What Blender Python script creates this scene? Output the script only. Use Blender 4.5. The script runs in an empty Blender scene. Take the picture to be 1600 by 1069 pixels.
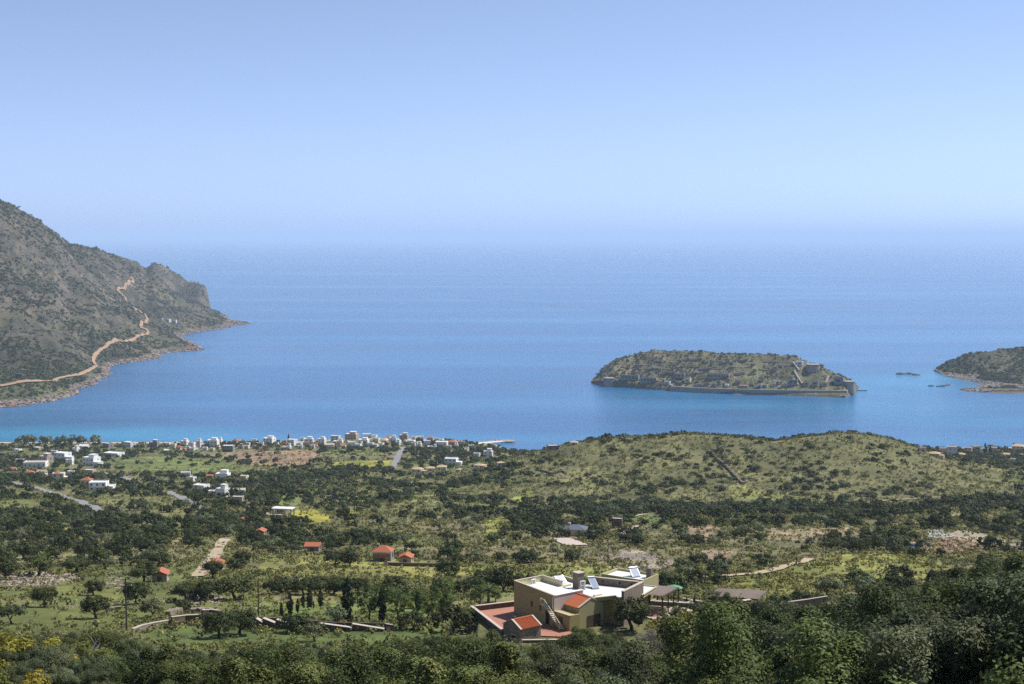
import bpy, math, random
import numpy as np
R = math.radians
random.seed(7)
SC = bpy.context.scene
COL = SC.collection

# ------------------------------------------------------------------ camera, sky, sun, exposure
CAM_H = 253.0
F = 1600 * 50 / 36.0                      # focal length in pixels of the 1600-wide photograph
PITCH = math.atan((534.5 - 369) / F)
cam = bpy.data.cameras.new('camera'); cam.lens = 50; cam.sensor_width = 36
cam.clip_start = 0.5; cam.clip_end = 400000
camo = bpy.data.objects.new('camera', cam); COL.objects.link(camo)
camo.location = (0, 0, CAM_H); camo.rotation_euler = (math.pi / 2 - PITCH, 0, 0)
SC.camera = camo

SUN_AZ = 64.0      # degrees to the right of straight ahead
SUN_EL = 54.0
w = bpy.data.worlds.new('World'); SC.world = w; w.use_nodes = True
nt = w.node_tree; nt.nodes.clear()
sky = nt.nodes.new('ShaderNodeTexSky'); sky.sky_type = 'NISHITA'; sky.sun_disc = False
sky.sun_elevation = R(SUN_EL); sky.sun_rotation = R(SUN_AZ)
sky.altitude = 250; sky.air_density = 1.0; sky.dust_density = 0.4; sky.ozone_density = 1.5
bg = nt.nodes.new('ShaderNodeBackground'); bg.inputs['Strength'].default_value = 0.10
out = nt.nodes.new('ShaderNodeOutputWorld')
bw = nt.nodes.new('ShaderNodeRGBToBW'); tn = nt.nodes.new('ShaderNodeMix'); tn.data_type = 'RGBA'; tn.blend_type = 'MULTIPLY'; tn.inputs[0].default_value = 1
tn.inputs[7].default_value = (.545, .80, 1.42, 1)          # clear periwinkle spring sky, the same tint all round
mx = nt.nodes.new('ShaderNodeMix'); mx.data_type = 'RGBA'; mx.inputs[0].default_value = .8
nt.links.new(sky.outputs[0], bw.inputs[0]); nt.links.new(bw.outputs[0], tn.inputs[6])
nt.links.new(sky.outputs[0], mx.inputs[6]); nt.links.new(tn.outputs[2], mx.inputs[7])
nt.links.new(mx.outputs[2], bg.inputs[0]); nt.links.new(bg.outputs[0], out.inputs[0])

sl = bpy.data.lights.new('sun', 'SUN'); sl.energy = 5.0; sl.angle = R(0.53); sl.color = (1, .965, .91)
so = bpy.data.objects.new('sun', sl); COL.objects.link(so)
# lamp shines along its -Z: turn so that +Z points to the sun
from mathutils import Vector
sdir = Vector((math.sin(R(SUN_AZ)) * math.cos(R(SUN_EL)), math.cos(R(SUN_AZ)) * math.cos(R(SUN_EL)), math.sin(R(SUN_EL))))
so.rotation_euler = sdir.to_track_quat('Z', 'Y').to_euler()
so.location = (0, 0, 600)

SC.view_settings.view_transform = 'Standard'; SC.view_settings.look = 'None'
SC.view_settings.exposure = 0.4; SC.view_settings.gamma = 1.0
SC.view_settings.use_curve_mapping = False
SC.render.engine = 'CYCLES'
SC.cycles.use_denoising = False; SC.cycles.use_adaptive_sampling = False
SC.cycles.max_bounces = 6; SC.cycles.diffuse_bounces = 2; SC.cycles.glossy_bounces = 2
SC.cycles.transmission_bounces = 3; SC.cycles.volume_bounces = 3; SC.cycles.transparent_max_bounces = 4
SC.cycles.caustics_reflective = False; SC.cycles.caustics_refractive = False

# ------------------------------------------------------------------ helpers: tags, meshes
def tag(o, label=None, cat=None, group=None, kind=None):
    if label: o['label'] = label
    if cat: o['category'] = cat
    if group: o['group'] = group
    if kind: o['kind'] = kind
    elif cat: o['kind'] = 'thing'
    return o

def empty(name, loc, rz=0.0):
    o = bpy.data.objects.new(name, None); COL.objects.link(o)
    o.location = loc; o.rotation_euler = (0, 0, rz); o.empty_display_size = .5
    return o

def mesh_np(name, v, f, smooth=False):
    v = np.asarray(v, dtype=np.float32); f = np.asarray(f, dtype=np.int32)
    me = bpy.data.meshes.new(name); k = f.shape[1]
    me.vertices.add(len(v)); me.vertices.foreach_set('co', v.ravel())
    me.loops.add(f.size); me.loops.foreach_set('vertex_index', f.ravel())
    me.polygons.add(len(f)); me.polygons.foreach_set('loop_start', np.arange(0, f.size, k, dtype=np.int32))
    if smooth: me.polygons.foreach_set('use_smooth', np.ones(len(f), dtype=bool))
    me.update(calc_edges=True); me.validate()
    return me

def attr(me, name, data, typ='FLOAT'):
    a = me.attributes.new(name, typ, 'POINT')
    if typ == 'FLOAT': a.data.foreach_set('value', np.asarray(data, np.float32).ravel())
    elif typ == 'INT': a.data.foreach_set('value', np.asarray(data, np.int32).ravel())
    elif typ == 'FLOAT_COLOR': a.data.foreach_set('color', np.asarray(data, np.float32).ravel())

def link(name, me, mat=None, parent=None, loc=None, rz=0.0):
    o = bpy.data.objects.new(name, me); COL.objects.link(o)
    if mat and not me.materials: me.materials.append(mat)
    if parent: o.parent = parent
    if loc is not None: o.location = loc
    if rz: o.rotation_euler = (0, 0, rz)
    return o

class MB:
    """collects simple shapes into one mesh"""
    def __init__(s): s.v = []; s.f = []
    def poly(s, pts):
        n = len(s.v); s.v += [tuple(p) for p in pts]; s.f.append(tuple(range(n, n + len(pts)))); return s
    def box(s, x0, x1, y0, y1, z0, z1):
        n = len(s.v)
        s.v += [(x0,y0,z0),(x1,y0,z0),(x1,y1,z0),(x0,y1,z0),(x0,y0,z1),(x1,y0,z1),(x1,y1,z1),(x0,y1,z1)]
        for q in ((0,3,2,1),(4,5,6,7),(0,1,5,4),(1,2,6,5),(2,3,7,6),(3,0,4,7)): s.f.append(tuple(n+i for i in q))
        return s
    def prism(s, pts, z0, z1):
        """closed polygon (counter-clockwise) from z0 to z1; z1 may be a list"""
        n = len(s.v); k = len(pts)
        zb = z0 if hasattr(z0, '__len__') else [z0]*k
        zt = z1 if hasattr(z1, '__len__') else [z1]*k
        s.v += [(p[0],p[1],zb[i]) for i,p in enumerate(pts)] + [(p[0],p[1],zt[i]) for i,p in enumerate(pts)]
        s.f.append(tuple(n+i for i in range(k))[::-1]); s.f.append(tuple(n+k+i for i in range(k)))
        for i in range(k):
            j = (i+1) % k; s.f.append((n+i, n+j, n+k+j, n+k+i))
        return s
    def bar(s, p, q, wd, h=None):
        """square bar between two points"""
        p = Vector(p); q = Vector(q); d = (q-p).normalized(); h = h or wd
        up = Vector((0,0,1)) if abs(d.z) < .95 else Vector((0,1,0))
        sx = d.cross(up).normalized()*wd/2; sy = sx.cross(d).normalized()*h/2
        n = len(s.v)
        for c in (p, q):
            for a, b in ((-1,-1),(1,-1),(1,1),(-1,1)): s.v.append(tuple(c+sx*a+sy*b))
        for qd in ((0,3,2,1),(4,5,6,7),(0,1,5,4),(1,2,6,5),(2,3,7,6),(3,0,4,7)): s.f.append(tuple(n+i for i in qd))
        return s
    def tube(s, pts, radii, k=6):
        n0 = len(s.v); pts = [Vector(p) for p in pts]
        for i, p in enumerate(pts):
            d = (pts[min(i+1,len(pts)-1)] - pts[max(i-1,0)]).normalized()
            up = Vector((0,0,1)) if abs(d.z) < .9 else Vector((1,0,0))
            a = d.cross(up).normalized(); b = d.cross(a).normalized()
            for j in range(k):
                t = 2*math.pi*j/k; s.v.append(tuple(p + (a*math.cos(t)+b*math.sin(t))*radii[i]))
        for i in range(len(pts)-1):
            for j in range(k):
                A = n0+i*k+j; B = n0+i*k+(j+1)%k; s.f.append((A, B, B+k, A+k))
        s.f.append(tuple(n0+j for j in range(k))[::-1]); m = n0+(len(pts)-1)*k; s.f.append(tuple(m+j for j in range(k)))
        return s
    def mesh(s, name, smooth=False):
        me = bpy.data.meshes.new(name); me.from_pydata(s.v, [], s.f); me.validate()
        if smooth: me.polygons.foreach_set('use_smooth', [True]*len(me.polygons))
        me.update(); return me
    def build(s, name, mat, parent=None, loc=None, rz=0.0, smooth=False):
        return link(name, s.mesh(name, smooth), mat, parent, loc, rz)

# ------------------------------------------------------------------ noise
def _hash(ix, iy, seed):
    h = np.sin(ix*127.1 + iy*311.7 + seed*74.7)*43758.5453
    return h - np.floor(h)
def vnoise(x, y, seed=0):
    x = np.asarray(x, float); y = np.asarray(y, float)
    ix = np.floor(x); iy = np.floor(y); fx = x-ix; fy = y-iy
    fx = fx*fx*fx*(fx*(fx*6-15)+10); fy = fy*fy*fy*(fy*(fy*6-15)+10)
    a = _hash(ix,iy,seed); b = _hash(ix+1,iy,seed); c = _hash(ix,iy+1,seed); d = _hash(ix+1,iy+1,seed)
    return (a*(1-fx)+b*fx)*(1-fy) + (c*(1-fx)+d*fx)*fy
def fbm(x, y, wl, octv=4, seed=0, gain=.5):
    s = 0; a = 1; t = 0
    for o in range(octv):
        s = s + a*vnoise(np.asarray(x)/wl*2**o + 13.7*o, np.asarray(y)/wl*2**o - 7.3*o, seed+o); t += a; a *= gain
    return s/t*2-1
def sstep(a, b, x):
    t = np.clip((np.asarray(x, float)-a)/(b-a), 0, 1); return t*t*(3-2*t)

# ------------------------------------------------------------------ view geometry: a pixel of the photograph as a ray
CP, SP = math.cos(PITCH), math.sin(PITCH)
def tan_at(py):                     # drop per metre of depth
    v = (534.5-np.asarray(py, float))/F
    return (SP - v*CP)/(CP + v*SP)
def at_z(px, py, z):
    u = (px-800)/F; v = (534.5-py)/F; t = (z-CAM_H)/(-SP+v*CP)
    return np.array([u*t, (CP+v*SP)*t, z])
def at_d(px, py, d):
    u = (px-800)/F; v = (534.5-py)/F; t = d/(CP+v*SP)
    return np.array([u*t, d, CAM_H + (-SP+v*CP)*t])
def px_of(x, y, z=0.0):
    r = (z-CAM_H)/np.maximum(y, 1e-3); v = (r*CP+SP)/(CP-r*SP)
    return 800 + F*np.asarray(x)/np.maximum(y, 1e-3)*(CP+v*SP)
def py_of(y, z):
    r = (z-CAM_H)/np.maximum(y, 1e-3); v = (r*CP+SP)/(CP-r*SP); return 534.5-F*v

# ------------------------------------------------------------------ land heights (metres, world space)
_pd = np.array([-400,-60,0,12,20,40,70,100,150,190,215,233,260,300,400,500,600,750,900,1050,1200,1350,1500,1650,1736,1790,1900,2600])
_pz = np.array([300,262,251.3,249.8,246.5,238,226.3,217.5,204,195.0,190,187.3,182.8,176,160,145,130.5,109,89,70,52.5,36.5,22,7.5,0.0,-4,-9,-9])
_gx = np.arange(-400, 2600, 2.0); _gz = np.interp(_gx, _pd, _pz)
_kz = np.exp(-np.linspace(-2,2,21)**2); _kz /= _kz.sum()
_gs = np.convolve(np.pad(_gz,10,mode='edge'), _kz, 'valid')
def prof(d): return np.interp(d, _gx, _gs)
_kpx = np.array([700,770,800,820,850,900,950,1000,1040,1080,1150,1200,1250,1310,1360,1400,1440,1480,1560,1700])
_kpy = np.array([727,722,712,706,699,690,684,681,679,676,681,688,682,674,679,689,702,716,727,727])
_kw_d = np.array([600,780,830,880,950,1000,1050,1085,1120,1200,1350,1500])
_kw = np.array([0,-.10,-.12,.02,.36,.70,1,.98,.86,.55,.15,0])
_sh_px = np.array([-400,300,480,560,700,770,800,900,1400,1700])
_sh_d = np.array([1736,1736,1745,1770,1765,1720,1680,1660,1690,1700])
def H_land(x, y):
    x = np.asarray(x, float); y = np.asarray(y, float)
    ys = np.maximum(y, 60.0)
    z0 = prof(y)
    px = px_of(x, ys, np.minimum(z0, 250))
    sh = np.interp(px, _sh_px, _sh_d)
    ye = y + (1736-sh)*sstep(1100, 1640, y)
    z = prof(ye)
    z = z + np.interp(y, [50,60,90,120,180,220,280], [0,0,3,6.5,7.5,4.5,0])*sstep(1080, 1640, px)
    z = z + 4.5*np.exp(-((y-74)/22.0)**2)*sstep(230, 120, px)
    kz = CAM_H - tan_at(np.interp(px, _kpx, _kpy))*1050
    z = z + (kz-prof(1050.0)-1.5)*np.interp(y, _kw_d, _kw)*sstep(690,800,px)*sstep(1720,1560,px)
    am = sstep(20, 90, y)*sstep(1745, 1600, y)
    z = z + am*(fbm(x,y,110,3,3)*2.2*sstep(200,420,y) + fbm(x,y,28,3,9)*.7*sstep(100,300,y) + fbm(x,y,9,2,5)*.25)
    # platform of the villa
    ax = x-4; ay = y-234
    q = np.sqrt((ax/34)**2 + (ay/17)**2)
    f = sstep(1.55, .95, q)*sstep(-26, -15, x)
    f2 = f*sstep(-6.4, -5.4, x)
    z = z*(1-f2) + 189.45*f2
    return z

def tps(pts):
    P = np.array([[p[0],p[1]] for p in pts])/1000.0; zv = np.array([p[2] for p in pts], float); n = len(P)
    def U(a, b):
        r2 = ((a[:,None,:]-b[None,:,:])**2).sum(-1); return r2*np.log(r2+1e-9)
    A = np.zeros((n+3,n+3)); A[:n,:n] = U(P,P)+np.eye(n)*1e-4; A[:n,n] = 1; A[:n,n+1:] = P; A[n,:n] = 1; A[n+1:,:n] = P.T
    s = np.linalg.solve(A, np.concatenate([zv, np.zeros(3)]))
    def ev(x, y):
        x = np.asarray(x, float); sh = x.shape; Q = np.stack([x.ravel(), np.asarray(y,float).ravel()],1)/1000.0
        r = np.empty(len(Q))
        for i in range(0, len(Q), 20000):
            q = Q[i:i+20000]; r[i:i+20000] = U(q,P)@s[:n] + s[n] + q@s[n+1:]
        return r.reshape(sh)
    return ev

def S0(px, py): return at_z(px, py, 0.0)
# mountain across the bay
_mp = [S0(*q) for q in ((-260,660),(-120,652),(0,637),(60,630),(110,621),(140,603),(172,582),(180,570),(250,559),(312,547),(292,533),(283,526),(330,516),(388,505),(350,494),(322,486),(327,476))]
_off = [S0(*q) for q in ((0,655),(100,640),(170,610),(215,580),(300,565),(350,548),(345,527),(410,516),(430,503),(385,490),(365,476),(350,462))]
_mp += [np.array([p[0],p[1],-25]) for p in _off]
for q in ((-260,200,3100),(-120,255,3150),(0,309,3300),(30,321,3450),(60,341,3600),(108,379,3900),(150,385,4200),(190,399,4450),(218,411,4650),(230,418,4800),(244,409,4950),(265,419,5050),(300,441,5200),(318,461,5300)):
    _mp.append(at_d(*q))
for q in ((-260,560,2300),(-120,540,2450),(0,590,2260),(60,600,2240),(100,560,2550),(0,480,2650),(100,470,3000),(180,470,3560),(230,500,3600),(270,510,3720),(230,545,3080),(200,440,3950),(250,460,4200),(300,478,4780),(330,500,4080),(0,400,2950),(60,420,3150)):
    _mp.append(at_d(*q))
for q in ((-260,260,4200),(0,345,4300),(60,370,4600),(110,395,4900),(200,420,5500),(260,435,5900)):
    p = at_d(*q); p[2] -= 60; _mp.append(p)
_mt = tps(_mp)
def H_mount(x, y):
    z = _mt(x, y)
    k = sstep(2, 60, z)
    rd = 1-np.abs(fbm(x,y,260,4,21)); rd2 = 1-np.abs(fbm(x,y,70,3,33))
    z = z + k*((rd-.86)*34 + (rd2-.78)*24 + fbm(x,y,22,2,41)*6) + sstep(-14,3,z)*(fbm(x,y,60,3,51)*5.0)
    # sheer face of the headland
    hx, hy = x+1080, y-5150
    cl = np.exp(-((hx/150)**2 + (hy/330)**2))
    z = z + cl*((1-np.abs(fbm(x,y,60,3,77)))*34-20)*sstep(4,30,z)
    pq = px_of(x, y, z); fy = sstep(4250,4600,y)*sstep(6,40,z)
    z = z - np.interp(pq,[-200,0,30,60,85,108,130,150,190,218,228,240,265,300,312,322,330],[30,25.5,16.5,11,4,14,8,5,6,5,10,0,7.5,9,5,1,0])*y/F*sstep(25,110,z)
    z = z - 6*np.exp(-((pq-226)/6.0)**2)*fy
    ff = sstep(4550,4750,y); z = z + 14*np.exp(-((pq-314)/12.0)**2)*ff*sstep(8,40,z) - 60*sstep(321,331,pq)*ff
    return np.where((x > -120) | (y < 1850), -30, np.maximum(np.minimum(z, 395+fbm(x,y,200,3,2)*12), -30))

# peninsula on the right
_pp = [S0(*q) for q in ((1467,583),(1480,588),(1500,592),(1518,596),(1530,602),(1502,609),(1540,613),(1600,616),(1700,620))]
_pp += [np.array([*S0(*q)[:2],-18]) for q in ((1440,583),(1460,596),(1495,600),(1470,612),(1500,622),(1600,632),(1455,575))]
for q in ((1480,566,2680),(1500,558,2720),(1530,556,2760),(1560,550,2800),(1600,545,2850),(1700,530,2900),(1520,588,2560),(1560,585,2520),(1600,590,2450),(1560,603,2390),(1545,597,2440)):
    _pp.append(at_d(*q))
_pp += [np.array([*at_d(*q)[:2], -18]) for q in ((1450,570,2900),(1500,560,3050),(1560,560,3150),(1640,560,3250))]
_pt = tps(_pp)
def H_pen(x, y):
    z = _pt(x, y)
    z = z + sstep(1,25,z)*((1-np.abs(fbm(x,y,90,4,61))-.98)*17 + fbm(x,y,16,2,62)*2.2) + sstep(-6,2,z)*fbm(x,y,25,3,63)*1.6
    return np.where((x < 620) | (y < 2150), -30, np.maximum(np.minimum(z, 75), -30))

# fortress island
_is_px = np.array([915,921,930,942,950,960,980,1000,1020,1045,1070,1100,1150,1200,1240,1252,1262,1285,1292,1312,1330,1340,1346])
_is_py = np.array([604,597,590,575,570,563.5,558,551,547,549,550,551.5,554,554,555,562,567,572,580,587,595,603,606])
_if_px = np.array([905,921,940,962,1048,1150,1320,1333,1342,1352])
_if_py = np.array([597,598,602.5,605,611.5,617,621.5,617,609,604])
def H_isle(x, y):
    px = px_of(x, y, 5.0)
    yf = CAM_H/tan_at(np.interp(px, _if_px, _if_py))
    D = np.interp(px, [915,940,1000,1200,1300,1345], [30,60,110,115,70,30])
    t = (y-yf)/D
    zs = CAM_H - tan_at(np.interp(px, _is_px, _is_py))*(yf+D)
    zs = np.maximum(zs, 0)
    base = np.interp(px, [915,930,962,1000,1048,1300,1346], [0,6,12,8,5.5,4.5,0])
    base = np.minimum(base, zs+1.0)
    s = np.clip((t-.10)/.9, 0, 1); s = .22*s + .78*s**1.25*(1.25-.25*s**2)
    up = base + (zs-base)*np.clip(s,0,1.02)
    up = np.where(t < .10, -3+(base+3)*sstep(0,.09,t)*1.0, up)
    dn = zs*(1-np.clip((t-1)/1.05,0,2)**2)
    z = np.where(t < 1, up, dn)
    k = sstep(6,16,z)
    zq = np.round(z/3.6+fbm(x,y,60,2,81)*.8)*3.6
    z = z + k*.7*(zq-z)*sstep(950,1000,px)*sstep(1280,1230,px) + k*fbm(x,y,18,3,82)*2.6*np.where(t>.9,.6,1.0)
    z = z - 12*sstep(924,917,px) - 12*sstep(1340,1347,px)
    z = np.where((px < 912) | (px > 1350) | (t < -.3) | (t > 2.4), -30, z)
    return np.maximum(z, -30)

def H_all(x, y):
    x = np.asarray(x, float); y = np.asarray(y, float)
    z = np.where(y < 1850, H_land(x, y), -30.0)
    far = y > 1850
    if np.any(far):
        xf = np.where(far, x, 0); yf = np.where(far, y, 2000)
        z = np.where(far, np.maximum(np.maximum(H_mount(xf,yf), H_isle(xf,yf)), H_pen(xf,yf)), z)
    return z

def G(px, py, dmin=45.0):
    """where the ray through a pixel meets the land (or the sea)"""
    u = (px-800)/F; v = (534.5-py)/F; sy = CP+v*SP; sz = (-SP+v*CP)/sy; sx = u/sy
    ds = dmin*np.exp(np.linspace(0, math.log(7000/dmin), 1400))
    zz = CAM_H+sz*ds; hh = np.maximum(H_all(sx*ds, ds), 0)
    i = np.argmax(zz < hh)
    if i == 0: i = len(ds)-1
    a, b = ds[i-1], ds[i]
    for _ in range(18):
        m = (a+b)/2
        if CAM_H+sz*m < max(float(H_all(np.array([sx*m]), np.array([m]))[0]), 0): b = m
        else: a = m
    m = (a+b)/2
    return Vector((sx*m, m, CAM_H+sz*m))
def GP(pts, dmin=45.0): return [G(px, py, dmin) for px, py in pts]
def hz(x, y): return float(H_all(np.array([x]), np.array([y]))[0])

def inpoly(x, y, poly):
    c = np.zeros(np.shape(x), bool); n = len(poly)
    for i in range(n):
        x0,y0 = poly[i][0],poly[i][1]; x1,y1 = poly[(i+1)%n][0],poly[(i+1)%n][1]
        if y0 == y1: continue
        c ^= ((y0 > y) != (y1 > y)) & (x < (x1-x0)*(y-y0)/(y1-y0)+x0)
    return c

# ------------------------------------------------------------------ materials
class N:
    def __init__(s, name):
        s.m = bpy.data.materials.new(name); s.m.use_nodes = True; s.t = s.m.node_tree; s.t.nodes.clear()
        s.out = s.t.nodes.new('ShaderNodeOutputMaterial')
    def n(s, typ, **kw):
        o = s.t.nodes.new(typ)
        for k, v in kw.items():
            if k.startswith('i_'): o.inputs[k[2:].replace('_',' ')].default_value = v
            else: setattr(o, k, v)
        return o
    def l(s, a, b): s.t.links.new(a, b)
    def pos(s): return s.n('ShaderNodeNewGeometry').outputs['Position']
    def obj(s): return s.n('ShaderNodeTexCoord').outputs['Object']
    def scaled(s, vec, sc):
        m = s.n('ShaderNodeMapping'); m.inputs['Scale'].default_value = sc; s.l(vec, m.inputs[0]); return m.outputs[0]
    def noise(s, vec, scale, detail=4, rough=.55):
        o = s.n('ShaderNodeTexNoise', i_Scale=scale, i_Detail=detail, i_Roughness=rough); s.l(vec, o.inputs['Vector']); return o.outputs['Fac']
    def ramp(s, fac, stops):
        o = s.n('ShaderNodeValToRGB'); e = o.color_ramp.elements
        while len(e) < len(stops): e.new(.5)
        for i, (p, c) in enumerate(stops):
            e[i].position = p; e[i].color = (*c, 1) if hasattr(c,'__len__') else (c,c,c,1)
        s.l(fac, o.inputs[0]); return o.outputs[0]
    def mix(s, fac, a, b, typ='MIX'):
        o = s.n('ShaderNodeMix', data_type='RGBA', blend_type=typ)
        for sock, val in ((o.inputs[0],fac),(o.inputs[6],a),(o.inputs[7],b)):
            if isinstance(val, (int,float)): sock.default_value = val
            elif isinstance(val, tuple): sock.default_value = (*val,1)
            else: s.l(val, sock)
        return o.outputs[2]
    def math(s, op, a, b=0.0):
        o = s.n('ShaderNodeMath', operation=op)
        for sock, val in ((o.inputs[0],a),(o.inputs[1],b)):
            if isinstance(val,(int,float)): sock.default_value = val
            else: s.l(val, sock)
        return o.outputs[0]
    def attr(s, name): return s.n('ShaderNodeAttribute', attribute_name=name)
    def done(s, color, rough=.8, bump=None, bstr=.3, bdist=.1, spec=.3, metal=0.0):
        b = s.n('ShaderNodeBsdfPrincipled'); b.inputs['Specular IOR Level'].default_value = spec; b.inputs['Metallic'].default_value = metal
        if isinstance(color, tuple): b.inputs['Base Color'].default_value = (*color,1)
        else: s.l(color, b.inputs['Base Color'])
        if isinstance(rough,(int,float)): b.inputs['Roughness'].default_value = rough
        else: s.l(rough, b.inputs['Roughness'])
        if bump is not None:
            bp = s.n('ShaderNodeBump', i_Strength=bstr, i_Distance=bdist); s.l(bump, bp.inputs['Height']); s.l(bp.outputs[0], b.inputs['Normal'])
        s.l(b.outputs[0], s.out.inputs[0]); return s.m

KA = .74
def m_plain(name, c, var=.15, scale=1.5, rough=.8, bstr=.15, spec=.3, metal=0.0):
    if max(c) < .59: c = tuple(x*KA for x in c)
    m = N(name); p = m.pos(); a = m.noise(p, scale, 5); b = m.noise(p, scale*.13, 3)
    c0 = tuple(x*(1-var) for x in c); c1 = tuple(min(1,x*(1+var)) for x in c)
    k = m.mix(.5, a, b); col = m.ramp(k, [(.3,c0),(.7,c1)])
    return m.done(col, rough, a, bstr, .03, spec, metal)

def m_stone(name, c0, c1, joint, scale=2.2):
    c0, c1, joint = (tuple(x*KA for x in q) for q in (c0, c1, joint))
    m = N(name); p = m.pos()
    v = m.n('ShaderNodeTexVoronoi', i_Scale=scale); m.l(p, v.inputs['Vector'])
    e = m.n('ShaderNodeTexVoronoi', i_Scale=scale, feature='DISTANCE_TO_EDGE'); m.l(p, e.inputs['Vector'])
    sep = m.n('ShaderNodeSeparateColor'); m.l(v.outputs['Color'], sep.inputs[0])
    col = m.mix(sep.outputs[0], c0, c1); n = m.noise(p, 6, 4)
    col = m.mix(m.ramp(n, [(.35,0.0),(.65,.35)]), col, tuple(x*.6 for x in c0))
    j = m.ramp(e.outputs['Distance'], [(.02,0.0),(.07,1.0)])
    col = m.mix(j, joint, col)
    return m.done(col, .9, j, .5, .05, .2)

def m_tile(name, c):
    c = tuple(x*.85 for x in c)
    m = N(name); p = m.pos(); n = m.noise(p, 7, 3); n2 = m.noise(p, .9, 3)
    col = m.ramp(n, [(.3, tuple(x*.72 for x in c)), (.7, c)])
    col = m.mix(m.ramp(n2, [(.45,0.0),(.75,.4)]), col, tuple(x*.6+.04 for x in c))
    return m.done(col, .75, n, .2, .02, .3)

def m_leaf(name, ca, cb, trans=.25, hi=None):
    ca, cb = (tuple(x*.78 for x in q) for q in (ca, cb)); hi = hi and tuple(x*.78 for x in hi)
    m = N(name); t = m.attr('tint').outputs['Fac']; oi = m.n('ShaderNodeObjectInfo').outputs['Random']
    k = m.math('ADD', m.math('MULTIPLY', t, .75), m.math('MULTIPLY', oi, .3))
    col = m.ramp(k, [(0.0, ca), (.62, cb), (1.0, hi or tuple(x*1.5 for x in cb))])
    hs = m.n('ShaderNodeHueSaturation'); m.l(col, hs.inputs['Color'])
    m.l(m.math('ADD', m.math('MULTIPLY', oi, .45), .78), hs.inputs['Value'])
    m.l(m.math('ADD', m.math('MULTIPLY', m.math('FRACT', m.math('MULTIPLY', oi, 17.3)), .04), .48), hs.inputs['Hue'])
    col = hs.outputs[0]
    d = m.n('ShaderNodeBsdfPrincipled'); m.l(col, d.inputs['Base Color']); d.inputs['Roughness'].default_value = .6; d.inputs['Specular IOR Level'].default_value = .1
    tr = m.n('ShaderNodeBsdfTranslucent'); m.l(col, tr.inputs['Color'])
    mx = m.n('ShaderNodeMixShader'); mx.inputs[0].default_value = trans; m.l(d.outputs[0], mx.inputs[1]); m.l(tr.outputs[0], mx.inputs[2])
    m.l(mx.outputs[0], m.out.inputs[0]); return m.m

def m_ground(name, fine=1.0, speck=(.055,.065,.03), speck_amt=.6, rock=(.42,.38,.33), rock_at=.66):
    """base colour from the land's own cover (Col) broken up by grass, low scrub and stones"""
    m = N(name); p = m.pos(); c = m.attr('Col').outputs['Color']
    n1 = m.noise(p, .035*fine, 5); n2 = m.noise(p, .45*fine, 5, .65); n3 = m.noise(p, 2.2*fine, 4, .7)
    dark = m.mix(1.0, c, (.58,.62,.55), 'MULTIPLY'); lite = m.mix(1.0, c, (1.35,1.3,1.15), 'MULTIPLY')
    col = m.mix(m.ramp(n1, [(.35,0.0),(.65,1.0)]), dark, lite)
    n4 = m.noise(p, .16*fine, 3, .6)
    col = m.mix(m.ramp(n4, [(.42,0.0),(.62,.75)]), col, m.mix(1.0, c, (.62,.60,.66), 'MULTIPLY'))
    cov = m.attr('scrub').outputs['Fac']
    s = m.math('MULTIPLY', m.ramp(n2, [(.50,0.0),(.60,1.0)]), cov)
    col = m.mix(m.math('MULTIPLY', s, speck_amt), col, speck)
    col = m.mix(m.math('MULTIPLY', m.ramp(n3, [(.52,0.0),(.62,.55)]), .8), col, m.mix(1.0, col, (.55,.6,.5), 'MULTIPLY'))
    st = m.math('MULTIPLY', m.ramp(n3, [(rock_at,0.0),(rock_at+.05,1.0)]), m.attr('stone').outputs['Fac'])
    col = m.mix(st, col, rock)
    h = m.math('ADD', n2, m.math('MULTIPLY', n3, .5))
    return m.done(col, .95, h, .8, .5/fine, .1)

M = {}
M['white'] = m_plain('white_render', (.74,.72,.68), .06, .6, .7)
M['cream'] = m_plain('cream_render', (.66,.58,.40), .08, .6, .8)
M['pale'] = m_plain('pale_grey_render', (.60,.58,.56), .1, .6, .8)
M['pink'] = m_plain('pink_render', (.62,.44,.35), .1, .6, .8)
M['sand'] = m_plain('sand_render', (.50,.42,.32), .1, .6, .8)
M['grey'] = m_plain('grey_concrete', (.30,.29,.28), .15, .8, .85)
M['olive'] = m_plain('olive_render', (.48,.385,.17), .07, .7, .85)
M['olive2'] = m_plain('pale_olive_render', (.54,.47,.25), .06, .7, .85)
M['rose'] = m_plain('rose_render', (.60,.50,.43), .06, .7, .85)
M['yellow'] = m_plain('yellow_render', (.66,.60,.33), .06, .7, .85)
M['deck'] = m_plain('white_roof_membrane', (.60,.595,.58), .05, .5, .6)
M['coping'] = m_plain('pale_coping', (.58,.50,.40), .1, 1.2, .8)
M['stone'] = m_stone('rubble_stone', (.40,.30,.22), (.22,.18,.15), (.30,.27,.23), 2.4)
M['stone_d'] = m_stone('brown_rubble_stone', (.24,.17,.13), (.12,.09,.075), (.18,.15,.13), 2.4)
M['fort'] = m_stone('fort_stone', (.52,.44,.35), (.36,.31,.26), (.36,.32,.28), .5)
M['tile'] = m_tile('clay_tile', (.62,.17,.055))
M['tile_h'] = m_tile('weathered_clay_tile', (.46,.145,.065))
M['tile_p'] = m_tile('pale_clay_tile', (.60,.42,.25))
M['slate'] = m_plain('blue_grey_tile', (.12,.14,.18), .2, 2, .6)
M['paving'] = m_plain('red_paving', (.46,.21,.14), .1, 2, .8)
M['paving_l'] = m_plain('pale_paving', (.55,.46,.38), .1, 2, .8)
M['wood'] = m_plain('brown_timber', (.13,.085,.06), .3, 3, .7)
M['wood_l'] = m_plain('weathered_timber', (.25,.19,.155), .3, 3, .75)
M['pole'] = m_plain('tarred_pole', (.10,.075,.055), .3, 3, .8)
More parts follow.
